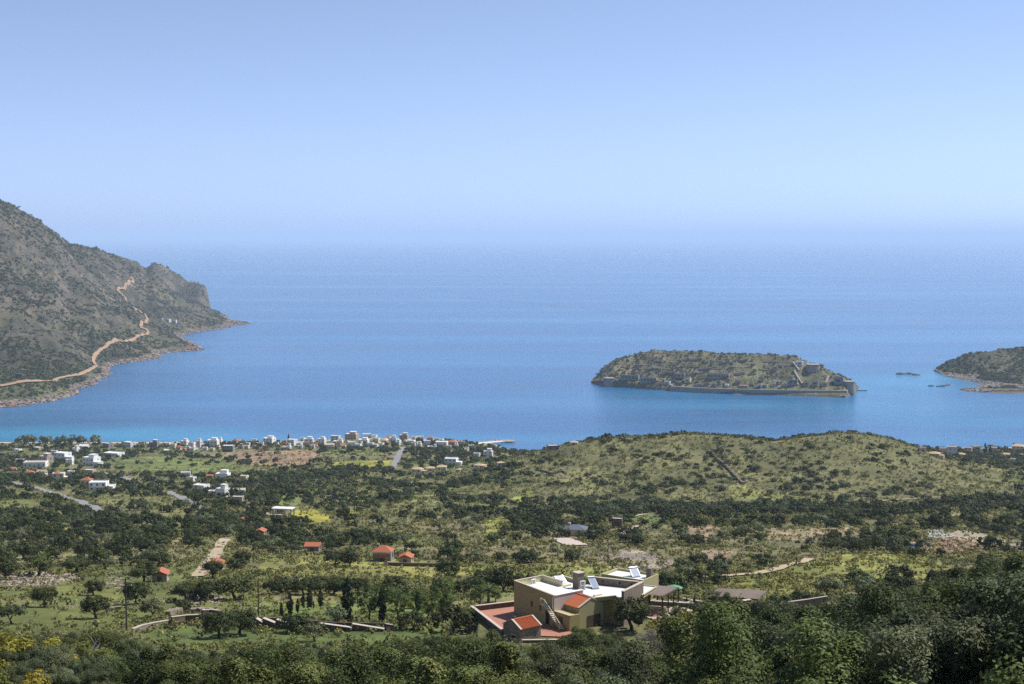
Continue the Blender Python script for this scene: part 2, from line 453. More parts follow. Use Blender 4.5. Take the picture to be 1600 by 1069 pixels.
M['glass'] = m_plain('dark_glass', (.03,.035,.045), .1, 1, .15, .0, .5)
M['dark'] = m_plain('dark_opening', (.025,.022,.02), .1, 1, .9)
M['panel'] = m_plain('solar_glass', (.10,.18,.32), .1, 1, .5, .0, .6)
M['metal'] = m_plain('galvanised_metal', (.42,.43,.45), .1, 4, .35, .0, .5, .6)
M['plastic'] = m_plain('white_casing', (.75,.74,.70), .05, 3, .45)
M['road'] = m_plain('asphalt', (.27,.26,.25), .18, .5, .9)
M['track'] = m_plain('sandy_track', (.46,.36,.24), .2, .5, .95)
M['mtrack'] = m_plain('ochre_track', (.40,.26,.155), .15, .08, .95)
M['rock'] = m_plain('bare_rock', (.40,.32,.27), .3, .7, .95, .8)
M['rock_w'] = m_plain('white_rubble', (.58,.56,.53), .2, .7, .95, .6)
M['rock_b'] = m_plain('brown_rubble', (.36,.24,.16), .3, .7, .95, .6)
M['rock_d'] = m_plain('sea_rock', (.16,.14,.12), .3, .2, .95, .6)
M['bark'] = m_plain('bark', (.085,.065,.05), .35, 4, .95, .6)
M['dead'] = m_plain('dead_wood', (.36,.33,.31), .2, 4, .9)
M['green_cloth'] = m_plain('green_canvas', (.10,.36,.20), .08, 2, .8)
M['orange_paint'] = m_plain('orange_paint', (.45,.13,.06), .15, 2, .6)
M['blue_paint'] = m_plain('blue_paint', (.03,.05,.20), .15, 2, .4)
M['carob'] = m_leaf('carob_leaf', (.022,.030,.010), (.072,.089,.028), .12)
M['mastic'] = m_leaf('mastic_leaf', (.022,.031,.010), (.105,.130,.036), .12, (.19,.215,.068))
M['olive_leaf'] = m_leaf('olive_leaf', (.055,.068,.034), (.145,.165,.078), .14, (.22,.25,.15))
M['pine_leaf'] = m_leaf('pine_leaf', (.050,.080,.022), (.110,.165,.045), .25)
M['bright_leaf'] = m_leaf('bright_leaf', (.055,.095,.02), (.11,.17,.04), .25)
M['cypress_leaf'] = m_leaf('cypress_leaf', (.018,.030,.014), (.040,.058,.024), .1)
M['spurge'] = m_leaf('spurge_leaf', (.13,.16,.05), (.26,.26,.05), .25, (.42,.36,.04))
M['dry'] = m_leaf('dry_twig', (.16,.13,.11), (.30,.25,.21), .15, (.40,.34,.29))
M['scrub'] = m_leaf('scrub_leaf', (.055,.062,.024), (.13,.135,.050), .2)
M['scrub_y'] = m_leaf('scrub_yellow_leaf', (.15,.155,.05), (.27,.26,.085), .25)
M['tamarisk'] = m_leaf('tamarisk_leaf', (.10,.12,.06), (.20,.22,.11), .25)

# ------------------------------------------------------------------ the sea
def fan(pxs, ds):
    """grid of points spread from the viewpoint's plumb line: columns by bearing, rows by depth"""
    a = (np.asarray(pxs)-800)/F; X = a[None,:]*ds[:,None]; Y = np.repeat(ds[:,None], len(a), 1)
    return X, Y
def grid_faces(nr, nc):
    i = np.arange(nr-1)[:,None]*nc+np.arange(nc-1)[None,:]
    return np.stack([i, i+1, i+nc+1, i+nc], -1).reshape(-1,4)

def build_sea():
    pxs = np.concatenate([np.linspace(-9000,-400,12), np.linspace(-300,1900,150), np.linspace(2000,10600,12)])
    ds = np.concatenate([np.linspace(1450,3200,150), 3200*np.exp(np.linspace(0.02, math.log(230000/3200), 70))])
    X, Y = fan(pxs, ds)
    depth = np.zeros_like(X)
    sh = np.zeros_like(X)
    def blob(px, py, rx, ry, amt):
        p = S0(px, py); return amt*np.exp(-(((X-p[0])/rx)**2+((Y-p[1])/ry)**2))
    for b in ((60,678,150,70,1.1),(170,680,150,70,1.25),(250,683,120,55,1.1),(330,688,60,25,.5),(30,655,90,60,.3),(600,686,300,35,.22),(1360,608,80,110,.65),(1420,598,110,160,.7),(1490,590,90,120,.8),(1530,605,70,60,.7),(1440,640,220,130,.45),(1560,660,200,120,.35),(1250,632,240,60,.3),(1000,615,160,60,.25),(1480,690,160,40,.3)):
        sh = np.maximum(sh, blob(*b))
    sh = sh*(.75+.35*fbm(X,Y,90,3,5))
    me = mesh_np('sea', np.stack([X,Y,np.zeros_like(X)],-1).reshape(-1,3), grid_faces(len(ds),len(pxs)), True)
    attr(me, 'shallow', sh)
    m = N('sea_water'); p = m.pos()
    st = m.scaled(p, (.0012,.006,.01)); n1 = m.noise(st, 1.0, 5, .6)
    st2 = m.scaled(p, (.006,.03,.03)); n2 = m.noise(st2, 1.0, 4, .6)
    wv = m.noise(m.scaled(p, (.06,.16,.1)), 1.0, 6, .7)
    f = m.math('ADD', m.math('MULTIPLY', n1, .65), m.math('MULTIPLY', n2, .35))
    deep = m.ramp(f, [(.38,(.006,.072,.190)),(.60,(.018,.115,.262))])
    lane = m.noise(m.scaled(p, (.00035,.0022,.01)), 1.0, 4, .55)
    deep = m.mix(m.ramp(lane, [(.47,0.0),(.66,.6)]), deep, (.045,.185,.37))  # wind lanes: paler sheen of ruffled water mixed into the colour
    # the thin dark current line that crosses the open bay
    A, B = S0(450,451), S0(1020,492); L = np.linalg.norm((B-A)[:2]); t = (B-A)[:2]/L
    def dot(v):
        o = m.n('ShaderNodeVectorMath', operation='DOT_PRODUCT'); m.l(p, o.inputs[0]); o.inputs[1].default_value = (v[0],v[1],0); return o.outputs['Value']
    al = m.math('SUBTRACT', dot(t), float(A[:2]@t)); nn = np.array([-t[1],t[0]])
    ac_ = m.math('SUBTRACT', dot(nn), float(A[:2]@nn)); bow = m.math('MULTIPLY', m.math('SINE', m.math('MULTIPLY', al, math.pi/L)), 150.0)
    wob = m.math('MULTIPLY', m.math('SUBTRACT', m.noise(m.scaled(p,(.003,.003,.003)),1.0,3), .5), 120.0)
    dist = m.math('ABSOLUTE', m.math('ADD', m.math('SUBTRACT', ac_, bow), wob))
    on = m.math('MULTIPLY', m.ramp(m.math('DIVIDE', dist, 60.0), [(0.0,.5),(1.0,0.0)]), m.ramp(m.math('DIVIDE', al, L), [(0.0,0.0),(.12,1.0),(.9,1.0),(1.0,0.0)]))
    deep = m.mix(on, deep, (.002,.035,.11))
    s = m.attr('shallow').outputs['Fac']
    col = m.mix(m.ramp(s, [(0.0,0.0),(1.0,1.0)]), deep, (.02,.24,.40))
    rough = m.math('ADD', m.math('MULTIPLY', f, .22), .10)
    b = m.n('ShaderNodeBsdfPrincipled'); m.l(col, b.inputs['Base Color']); m.l(rough, b.inputs['Roughness']); b.inputs['IOR'].default_value = 1.45
    bp = m.n('ShaderNodeBump', i_Strength=.55, i_Distance=1.2); m.l(wv, bp.inputs['Height']); m.l(bp.outputs[0], b.inputs['Normal'])
    m.l(b.outputs[0], m.out.inputs[0])
    o = link('sea', me, m.m); tag(o, 'wide calm blue sea with turquoise shallows near the shores', None, None, 'structure')
build_sea()

# ------------------------------------------------------------------ fields (outlined in the photograph, laid on the land)
GRASS = (.150,.170,.055); DRYG = (.235,.205,.095); SCRUBC = (.160,.155,.075); SOIL = (.33,.235,.165); YEL = (.36,.33,.05); BRG = (.15,.22,.045); STONY = (.34,.29,.23); KNOLL = (.178,.170,.078)
FIELDS = [  # polygon, colour, how much low scrub, stones, trees kept
 ([(165,722),(235,711),(300,716),(372,724),(400,734),(330,742),(230,741),(190,732)], (.16,.185,.06), .15, .2, .12),
 ([(300,708),(380,706),(376,716),(330,716)], (.27,.23,.13), .2, .8, .1),
 ([(372,706),(498,702),(502,711),(484,724),(440,730),(395,726),(368,718)], (.33,.22,.14), .2, .7, .1),
 ([(520,723),(612,720),(606,730),(520,731)], (.30,.29,.055), .1, .1, .12),
 ([(510,703),(600,702),(596,712),(512,716)], (.17,.185,.07), .3, .1, .25),
 ([(452,800),(490,795),(520,808),(512,818),(470,816)], YEL, .1, .1, .1),
 ([(544,798),(556,796),(552,810),(544,812)], YEL, .1, .1, .0),
 ([(436,775),(448,772),(450,794),(440,794)], BRG, .1, .1, .0),
 ([(455,772),(463,770),(466,790),(460,792)], BRG, .1, .1, .0),
 ([(142,774),(200,772),(262,782),(270,796),(200,792),(150,786)], (.19,.19,.075), .2, .2, .2),
 ([(0,783),(45,790),(90,800),(80,808),(0,802)], (.18,.20,.07), .3, .2, .25),
 ([(66,828),(110,822),(130,840),(90,846)], DRYG, .3, .3, .1),
 ([(215,800),(300,792),(312,806),(250,812)], (.20,.19,.08), .2, .2, .15),
 ([(250,806),(310,808),(300,818),(240,815)], BRG, .2, .1, .1),
 ([(405,868),(560,866),(740,884),(745,898),(640,905),(470,908),(400,893)], (.25,.24,.075), .35, .3, .10),
 ([(0,905),(120,900),(300,912),(420,940),(420,960),(230,968),(190,985),(0,990)], (.160,.175,.055), .25, .5, .0),
 ([(0,893),(100,894),(125,903),(80,918),(0,918)], (.26,.215,.155), .3, 1.0, .0),
 ([(205,985),(340,978),(420,985),(420,1003),(260,1010)], (.135,.175,.055), .3, .2, .0),
 ([(385,985),(690,982),(720,1000),(600,1012),(390,1008)], (.135,.175,.055), .3, .2, .0),
 ([(395,941),(470,943),(640,938),(680,960),(640,972),(395,966)], (.16,.20,.06), .3, .2, .0),
 ([(990,803),(1030,802),(1040,815),(1005,820),(985,814)], (.13,.175,.06), .1, .0, .0),
 ([(758,812),(790,808),(786,842),(770,850),(756,838)], (.25,.26,.06), .2, .2, .1),
 ([(820,768),(838,766),(832,782),(800,788),(796,776)], (.24,.25,.055), .2, .2, .1),
 ([(1075,822),(1120,822),(1130,840),(1080,846)], SOIL, .3, .6, .3),
 ([(1205,826),(1335,822),(1345,838),(1260,845),(1200,843)], (.32,.25,.16), .3, .6, .15),
 ([(1090,860),(1140,862),(1130,876),(1090,874)], SOIL, .2, .7, .2),
 ([(1425,842),(1470,834),(1520,846),(1545,862),(1480,866),(1430,858)], (.38,.27,.19), .2, 1.0, .0),
 ([(1475,832),(1515,829),(1600,848),(1600,862),(1550,857)], (.40,.335,.26), .1, .7, .0),
 ([(1120,905),(1180,890),(1300,868),(1440,868),(1500,888),(1440,910),(1320,912),(1220,935),(1120,930)], (.245,.245,.07), .45, .3, .12),
 ([(720,882),(860,880),(960,885),(1080,898),(1060,915),(900,905),(750,905)], (.235,.24,.07), .45, .3, .15),
 ([(960,858),(1000,862),(1050,876),(1040,892),(980,884)], STONY, .2, 1.0, .1),
 ([(640,768),(705,772),(690,790),(640,788)], (.22,.215,.10), .5, .5, .12),
 ([(1150,760),(1300,776),(1280,790),(1140,780)], (.23,.235,.08), .5, .2, .3),
]
FW = [([(p.x,p.y) for p in GP(f[0])], *f[1:]) for f in FIELDS]

def knoll_w(x, y):
    px = px_of(x, y, np.maximum(prof(y), 80)); 
    return sstep(770,860,px)*sstep(1640,1520,px)*sstep(800,870,y+fbm(x,y,60,2,8)*30)*sstep(1400,1250,y)

def tone(c, k=.96, g=.06):
    c = np.asarray(c); m = c.mean(1,keepdims=True); return (c*(1-g)+m*np.array([[1.03,1.0,.9]])*g)*k
def land_cover(x, y):
    n = fbm(x,y,70,4,101); n2 = fbm(x,y,24,3,102); n3 = fbm(x,y,160,2,103)
    def C(a): return np.array(a)[None,:]
    x_ = x.ravel()
    t = sstep(-.25,.3,n.ravel())[:,None]; t2 = sstep(-.05,.35,n2.ravel())[:,None]; t3 = sstep(.1,.5,n3.ravel())[:,None]
    c = C(GRASS)*(1-t)+C(SCRUBC)*t; c = c*(1-t2*.55)+C(DRYG)*t2*.55; c = c*(1-t3*.5)+C((.27,.22,.14))*t3*.5
    kw = knoll_w(x,y).ravel()[:,None]; c = c*(1-kw)+(C(KNOLL)*(1+.25*n2.ravel()[:,None]))*kw
    scrub = np.full(x.size,.75); stone = np.full(x.size,.35); keep = np.ones(x.size)
    stone = stone + kw[:,0]*.25
    wob = 3.0
    xx = x.ravel()+fbm(x,y,18,3,111).ravel()*wob*np.clip(y.ravel()/500,.4,2); yy = y.ravel()+fbm(x,y,18,3,112).ravel()*wob*2*np.clip(y.ravel()/500,.4,2)
    for poly, col, sc, st, kp in FW:
        i = inpoly(xx, yy, poly); v = (1+.22*n2.ravel()[i]+.15*n.ravel()[i])[:,None]
        c[i] = C(col)*v; scrub[i] = sc; stone[i] = st; keep[i] = kp
    # beach along the bay
    z = H_land(x,y).ravel(); px = px_of(x,y,0).ravel()
    b = (z < 1.6) & (y.ravel() > 1600); c[b] = C((.55,.48,.38)); scrub[b] = .0
    near = sstep(200,120,y.ravel())[:,None]; c = c*(1-near)+C((.10,.095,.05))*near  # ground under the foreground thicket coloured darker, deepening the shade there
    return tone(c), scrub, stone, keep

def build_land():
    pxs = np.concatenate([np.linspace(-1400,-60,34), np.linspace(-50,1650,760), np.linspace(1660,3000,34)])
    ds = np.concatenate([np.linspace(16,60,10), 66*np.exp(np.linspace(0, math.log(1800/66), 470))])
    X, Y = fan(pxs, ds); Z = H_land(X, Y)
    V = np.stack([X,Y,Z],-1).reshape(-1,3); Fc = grid_faces(len(ds),len(pxs))
    me = mesh_np('terrain', V, Fc, True)
    c, s, st, k = land_cover(X, Y)
    attr(me,'Col',np.concatenate([c,np.ones((len(c),1))],1),'FLOAT_COLOR'); attr(me,'scrub',s); attr(me,'stone',st)
    tag(link('terrain', me, m_ground('hillside_ground')), 'green and ochre valley floor with fields and scrub sloping to the bay', None, None, 'structure')
    # the slope under and behind the viewpoint
    xs = np.linspace(-420,420,70); ys = np.linspace(-120,17,24); X, Y = np.meshgrid(xs, ys)
    Xw = np.where(Y > 16.5, X, X); Z = H_land(Xw, Y) - .06
    me = mesh_np('hilltop', np.stack([Xw,Y,Z],-1).reshape(-1,3), grid_faces(24,70), True)
    n = X.size; attr(me,'Col',np.tile((.17,.16,.08,1),(n,1)),'FLOAT_COLOR'); attr(me,'scrub',np.full(n,.8)); attr(me,'stone',np.full(n,.4))
    tag(link('hilltop', me, bpy.data.materials['hillside_ground']), 'scrubby hilltop below the viewpoint', None, None, 'structure')
build_land()

def build_far(name, Hf, pxs, ds, colf, mat, label, zcut=-5):
    X, Y = fan(pxs, ds); Z = Hf(X, Y)
    Fc = grid_faces(len(ds),len(pxs)); zz = Z.ravel()
    Fc = Fc[(zz[Fc] > zcut).any(1)]
    Zc = np.maximum(Z, -8)
    used = np.unique(Fc); remap = np.full(X.size,-1); remap[used] = np.arange(len(used))
    V = np.stack([X,Y,Zc],-1).reshape(-1,3)[used]; Fc = remap[Fc]
    me = mesh_np(name, V, Fc, True)
    gx = np.gradient(Z, axis=1)/np.maximum(np.gradient(X, axis=1),.1); gy = np.gradient(Z, axis=0)/np.maximum(np.gradient(Y, axis=0),.1)
    sl = np.sqrt(gx**2+gy**2)
    c, s, st = colf(X.ravel()[used], Y.ravel()[used], Z.ravel()[used], sl.ravel()[used]); c = tone(c, .74)
    attr(me,'Col',np.concatenate([c,np.ones((len(c),1))],1),'FLOAT_COLOR'); attr(me,'scrub',s); attr(me,'stone',st)
    return tag(link(name, me, mat), label, None, None, 'structure')
def lerpc(a, b, t): return np.array(a)[None,:]*(1-t[:,None])+np.array(b)[None,:]*t[:,None]
def col_mount(x, y, z, sl):
    n = fbm(x,y,140,4,201); n2 = fbm(x,y,40,3,202)
    c = lerpc((.085,.076,.048),(.155,.130,.09), sstep(-.3,.4,n)); c = c*(1-.5*sstep(.0,.4,n2)[:,None]) + np.array((.085,.085,.045))[None,:]*.5*sstep(0,.4,n2)[:,None]
    ol = sstep(.05,.4,fbm(x,y,200,3,205))*sstep(150,60,z); c = c*(1-.7*ol[:,None])+np.array((.17,.16,.075))[None,:]*.7*ol[:,None]
    low = sstep(40,10,z)*sstep(2700,2250,y); c = c*(1-low[:,None])+np.array((.15,.165,.07))[None,:]*low[:,None]
    k = sstep(5.0,1.5,z+n2*7); rk = lerpc((.30,.22,.17),(.24,.13,.09), sstep(-.1,.35,n)); c = c*(1-k[:,None])+rk*k[:,None]
    cl = sstep(.9,1.5,sl); c = c*(1-cl[:,None])+np.array((.20,.165,.13))[None,:]*cl[:,None]
    return c, np.clip(.95-k-cl*.4,0,1), .4+.6*k
M['far_ground'] = m_ground('far_hillside', .22, (.040,.046,.028), .95, (.40,.35,.30), .58)
build_far('mountain', H_mount, np.linspace(-420,430,330), 1950*np.exp(np.linspace(0,math.log(6600/1950),330)), col_mount, M['far_ground'], 'steep scrubby grey mountain falling to the bay with a cliff headland')
def col_pen(x, y, z, sl):
    n = fbm(x,y,60,4,211); c = lerpc((.12,.12,.075),(.18,.17,.105), sstep(-.3,.4,n))
    k = sstep(1.6,.4,z+n*2); c = c*(1-k[:,None])+np.array((.22,.18,.15))[None,:]*k[:,None]
    cl = sstep(.7,1.2,sl); c = c*(1-cl[:,None])+np.array((.17,.14,.12))[None,:]*cl[:,None]
    return c, np.clip(.95-k,0,1), .3+.6*k
M['pen_ground'] = m_ground('headland_ground', .3, (.055,.062,.036), .8, (.42,.38,.33), .63)
build_far('headland', H_pen, np.linspace(1455,1760,190), np.linspace(2180,3300,240), col_pen, M['pen_ground'], 'dark scrubby headland with a pale rocky spit')
def col_isle(x, y, z, sl):
    n = fbm(x,y,45,4,221); n2 = fbm(x,y,14,3,222)
    c = lerpc((.17,.175,.085),(.27,.25,.14), sstep(-.3,.4,n)); k2 = sstep(.05,.4,n2); c = c*(1-.6*k2[:,None])+np.array((.34,.29,.22))[None,:]*.6*k2[:,None]
    k = sstep(4,1.2,z); c = c*(1-k[:,None])+np.array((.48,.43,.36))[None,:]*k[:,None]
    cl = sstep(.8,1.3,sl); c = c*(1-cl[:,None])+np.array((.19,.165,.14))[None,:]*cl[:,None]
    return c, np.clip(.9-k,0,1), .5+.5*k
M['isle_ground'] = m_ground('island_ground', .45, (.055,.065,.034), .75, (.46,.40,.33), .62)
build_far('island', H_isle, np.linspace(908,1352,400), np.linspace(2225,2760,230), col_isle, M['isle_ground'], 'terraced fortress island in the bay')

# ------------------------------------------------------------------ roads and tracks
NO_TUFT = []
NO_TREES = []       # (x, y, radius): ground kept clear of trees
def strip(name, pts, width, mat, label, lift=.32, step=6.0, clear=True, room=2.4):
    P = [Vector((p.x,p.y,0)) for p in pts]; L = []
    for i in range(len(P)-1):
        a = P[max(i-1,0)]; b = P[i]; c = P[i+1]; d = P[min(i+2,len(P)-1)]
        k = max(2, int((c-b).length/step))
        for j in range(k):
            t = j/k; L.append(.5*((2*b)+(c-a)*t+(2*a-5*b+4*c-d)*t*t+(3*b-a-3*c+d)*t**3))
    L.append(P[-1]); V = []; n = 5
    for i, p in enumerate(L):
        t = (L[min(i+1,len(L)-1)]-L[max(i-1,0)]).normalized(); s = Vector((t.y,-t.x,0))
        wv = width*(1+.12*math.sin(i*1.7)+.08*math.sin(i*.63))
        for j in range(n):
            q = p+s*wv*(j/(n-1)-.5); V.append((q.x,q.y,0))
        NO_TUFT.append((p.x,p.y,width*.5+1.0))
        if clear: NO_TREES.append((p.x,p.y,width*.5+room))
    V = np.array(V); V[:,2] = H_all(V[:,0],V[:,1])+lift
    me = mesh_np(name, V, grid_faces(len(L),n), True)
    return tag(link(name, me, mat), label, None, None, 'structure')
strip('road', GP([(20,754),(45,760),(75,769),(118,782),(150,795),(182,803),(243,814)]), 6.0, M['road'], 'grey road crossing the hillside on the left below the white houses')
strip('road', GP([(150,737),(182,743),(214,755)]), 6.0, M['road'], 'short grey stretch of road beside the green field')
strip('road', GP([(262,768),(285,779),(318,797)]), 6.0, M['road'], 'grey road slanting down below the walled house')
strip('road', GP([(629,699),(624,710),(618,722),(613,733)]), 6.5, M['road'], 'pale straight road running down from the village')
strip('track', GP([(352,843),(338,866),(322,885),(308,902)]), 3.6, M['track'], 'sandy farm track between the trees', room=6.5)
strip('track', GP([(1100,903),(1160,899),(1215,890),(1265,874)]), 3.0, M['track'], 'sandy track across the grassy slope beyond the villa')
strip('track', GP([(1320,789),(1400,781),(1490,777),(1600,780)]), 3.0, M['track'], 'thin pale track across the foot of the round hill')
strip('path', GP([(968,812),(990,807),(1012,804)]), 2.4, M['paving_l'], 'pale path beside the small green lawn')
strip('path', GP([(875,842),(890,848),(905,853)]), 7.0, M['paving_l'], 'pale driveway below the blue-roofed house')
strip('path', GP([(972,836),(985,826),(1000,822)]), 3.0, M['paving_l'], 'pale drive beside the dark stone box house')
strip('mountain_road', GP([(206,434),(208,441),(196,448),(184,455),(192,462),(197,471)], 1900), 6.5, M['mtrack'], 'upper ochre bends of the dirt road on the mountain', 2.6, 10, True)
strip('mountain_road', GP([(209,481),(220,489),(230,498),(221,508),(222,514),(232,520),(215,527),(190,534),(168,540),(152,553),(146,565),(150,574),(138,581),(118,588),(92,593),(60,597),(0,605)], 1900), 6.5, M['mtrack'], 'ochre dirt road winding along the mountain above the shore', 2.6, 10, True)

# ------------------------------------------------------------------ plants: sources
def crown_mesh(name, seed, R3, zc, ncl, nleaf, cr, ls, mat, low=-.35, aspect=.55, lump=.25, fill=.25):
    g = np.random.default_rng(seed)
    d = g.normal(size=(ncl*3,3)); d /= np.linalg.norm(d,axis=1)[:,None]; d = d[d[:,2] > low][:ncl]; ncl = len(d)
    f = (1-lump)+lump*2*g.random(ncl)*.8; f[g.random(ncl) < fill] *= .62
    c = d*np.array(R3)[None,:]*f[:,None]*np.array([.8,.8,.82])[None,:]; c[:,2] += zc
    k = g.integers(0, ncl, nleaf); u = g.normal(size=(nleaf,3)); u /= np.linalg.norm(u,axis=1)[:,None]
    u = u + d[k]*.55; u /= np.linalg.norm(u,axis=1)[:,None]
    crs = cr*(.5+.85*g.random(ncl)); an = .65+.7*g.random((ncl,3)); an[:,2] *= .85
    rr = np.sqrt(.2+.8*g.random(nleaf)); st = g.random(nleaf) < .13; rr[st] *= 1+.55*g.random(st.sum())
    p = c[k] + u*(crs[k]*rr)[:,None]*an[k]
    nr = u*1.0+d[k]*.25+g.normal(size=(nleaf,3))*.42+np.array([0,0,.15]); nr /= np.linalg.norm(nr,axis=1)[:,None]
    t = np.cross(nr, g.normal(size=(nleaf,3))); t /= np.linalg.norm(t,axis=1)[:,None]; b = np.cross(nr,t)
    s = ls*(.6+.8*g.random(nleaf))[:,None]
    V = np.stack([p-t*s, p-b*s*aspect+nr*s*.12, p+t*s, p+b*s*aspect+nr*s*.12],1).reshape(-1,3)
    me = mesh_np(name, V, np.arange(nleaf*4).reshape(-1,4))
    tint = np.clip(g.random(ncl)[k]*.65+g.random(nleaf)*.4,0,1); attr(me,'tint',np.repeat(tint,4))
    me.materials.append(mat); return me

def trunk_mesh(name, seed, h, r, spread, nb=4, mat='bark'):
    g = random.Random(seed); b = MB()
    lean = (g.uniform(-.15,.15)*h, g.uniform(-.15,.15)*h)
    top = (lean[0],lean[1],h*.55)
    b.tube([(0,0,-.6),(lean[0]*.3,lean[1]*.3,h*.25),top],[r*1.35,r,r*.8],7)
    for i in range(nb):
        a = 2*math.pi*i/nb+g.uniform(-.4,.4); q = spread*g.uniform(.6,1)
        b.tube([top,(top[0]+math.cos(a)*q*.5,top[1]+math.sin(a)*q*.5,h*.85),(top[0]+math.cos(a)*q,top[1]+math.sin(a)*q,h*1.15)],[r*.62,r*.4,r*.15],5)
    me = b.mesh(name, True); me.materials.append(M[mat]); return me

SRC = {}
# crowns are about 1 unit of radius wide per metre given; trunk included separately
SRC['tree_mid'] = [(crown_mesh('carob_crown',100+i,(3.0,3.0,2.2),2.35,20+4*i,1700,1.0,.23,M['carob'],-.5), trunk_mesh('carob_trunk',i,1.9,.26,1.4)) for i in range(5)]
SRC['olive_mid'] = [(crown_mesh('olive_crown',130+i,(2.4,2.4,1.8),2.7,20,1000,.95,.22,M['olive_leaf'],-.3), trunk_mesh('olive_trunk',20+i,2.1,.22,1.3)) for i in range(3)]
SRC['field'] = [(crown_mesh('field_tree_crown',150+i,(2.5,2.4,1.9),2.9,24,4200,.95,.16,M['carob'],-.55,.55,.3), trunk_mesh('field_tree_trunk',30+i,2.5,.24,1.4)) for i in range(4)]
SRC['tree_far'] = [crown_mesh('far_crown',200+i,(3.0,3.0,2.2),1.7,13,420,1.05,.5,M['carob'],-.3) for i in range(6)]
SRC['shrub'] = [crown_mesh('shrub_crown',230+i,(2.2,2.2,1.25),.8,14,420,.85,.30,M['carob'],-.15,.55,.3) for i in range(5)]
SRC['shrub_g'] = [crown_mesh('grey_shrub_crown',240+i,(2.0,2.0,1.1),.7,12,360,.8,.28,M['scrub'],-.15) for i in range(3)]
SRC['bush'] = [crown_mesh('mastic_crown',300+i,(2.6,2.6,2.4),1.7,24,34000,.86,.070,M['mastic'],-.35,.45,.55,.25) for i in range(6)]
SRC['bush_o'] = [crown_mesh('wild_olive_crown',320+i,(2.4,2.4,2.3),1.7,26,30000,.74,.066,M['olive_leaf'],-.35,.40,.52,.25) for i in range(3)]
SRC['bush_y'] = [crown_mesh('spurge_crown',330+i,(1.1,1.1,.85),.6,26,2600,.34,.075,M['spurge'],-.2,.45,.3) for i in range(2)]
SRC['bush_d'] = [crown_mesh('dry_crown',340+i,(1.6,1.6,1.2),.9,26,3800,.55,.09,M['dry'],-.2,.16,.35) for i in range(2)]
SRC['tuft'] = [crown_mesh('tuft',360+i,(.8,.8,.42),.26,5,26,.36,.24,M['scrub' if i < 2 else 'scrub_y'],-.1) for i in range(6)]
SRC['mtuft'] = [crown_mesh('mountain_tuft',370+i,(3.2,3.2,1.7),.8,7,60,1.4,.9,M['scrub' if i != 1 else 'carob'],-.1) for i in range(3)]
def rock_mesh(name, seed, mat):
    g = np.random.default_rng(seed); bm_ = bpy.data.meshes.new(name)
    import bmesh
    b = bmesh.new(); bmesh.ops.create_icosphere(b, subdivisions=1, radius=.5)
    for v in b.verts: v.co *= .7+.6*g.random(); v.co.z *= .7
    b.to_mesh(bm_); b.free(); bm_.materials.append(mat); return bm_

def scatter(name, src, x, y, z, rot, scl, label, idx=None):
    """one object of many tiny alike plants or stones (instances on points)"""
    n = len(x); g = np.random.default_rng(len(name)+n)
    me = bpy.data.meshes.new(name); me.vertices.add(n)
    me.vertices.foreach_set('co', np.stack([x,y,z],1).astype(np.float32).ravel())
    attr(me,'rot',rot); attr(me,'scl',scl); attr(me,'idx',g.integers(0,len(src),n) if idx is None else idx,'INT')
    col = bpy.data.collections.new(name+'_sources')
    for i, s in enumerate(src):
        col.objects.link(bpy.data.objects.new('%s_source_%02d' % (name,i), s))
    ng = bpy.data.node_groups.new(name,'GeometryNodeTree')
    ng.interface.new_socket('Geometry',in_out='INPUT',socket_type='NodeSocketGeometry'); ng.interface.new_socket('Geometry',in_out='OUTPUT',socket_type='NodeSocketGeometry')
    gi = ng.nodes.new('NodeGroupInput'); go = ng.nodes.new('NodeGroupOutput')
    ci = ng.nodes.new('GeometryNodeCollectionInfo'); ci.inputs[0].default_value = col; ci.inputs['Separate Children'].default_value = True; ci.inputs['Reset Children'].default_value = True
    ip = ng.nodes.new('GeometryNodeInstanceOnPoints'); ip.inputs['Pick Instance'].default_value = True
    def na(nm, t):
        a = ng.nodes.new('GeometryNodeInputNamedAttribute'); a.data_type = t; a.inputs[0].default_value = nm; return a.outputs[0]
    cx = ng.nodes.new('ShaderNodeCombineXYZ'); L = ng.links.new
    L(gi.outputs[0], ip.inputs['Points']); L(ci.outputs[0], ip.inputs['Instance']); L(na('idx','INT'), ip.inputs['Instance Index'])
    L(na('rot','FLOAT'), cx.inputs[2]); L(cx.outputs[0], ip.inputs['Rotation']); L(na('scl','FLOAT'), ip.inputs['Scale']); L(ip.outputs[0], go.inputs[0])
    o = bpy.data.objects.new(name, me); COL.objects.link(o)
    md = o.modifiers.new('scatter','NODES'); md.node_group = ng
    return tag(o, label, None, None, 'stuff')

def tree(name, pair, loc, s, rz, label, cat='tree', group=None, sz=1.0):
    o = empty(name, loc, rz); o.scale = (s,s,s*sz)
    link('crown', pair[0], None, o); link('trunk', pair[1], None, o)
    return tag(o, label, cat, group)
def shrub(name, me, loc, s, rz, label, cat='shrub', group=None, sz=1.0):
    o = link(name, me, None, None, loc, rz); o.scale = (s,s,s*sz)
    return tag(o, label, cat, group)

# ------------------------------------------------------------------ the villa
VO = at_z(803.1,957.8,189.7); VN = at_z(865,978.5,189.7)
_e = (VN-VO)[:2]; _e = _e/np.linalg.norm(_e); VROT = math.atan2(_e[1],_e[0])
Z0 = 189.7
def VL(px, py, z):          # pixel at a height -> villa coordinates (a along the west front, b into the house)
    q = (at_z(px,py,z)-VO)[:2]; return (float(q@_e), float(q@np.array([-_e[1],_e[0]])))
villa = empty('villa', (VO[0],VO[1],Z0), VROT)
tag(villa, 'large olive and white flat-roofed villa with stone parapets and orange tiled gable', 'house')
def vb(name, mat, f, parent=villa):
    b = MB(); f(b); return b.build(name, M[mat], parent)
D1, D3 = 4.55, 4.3
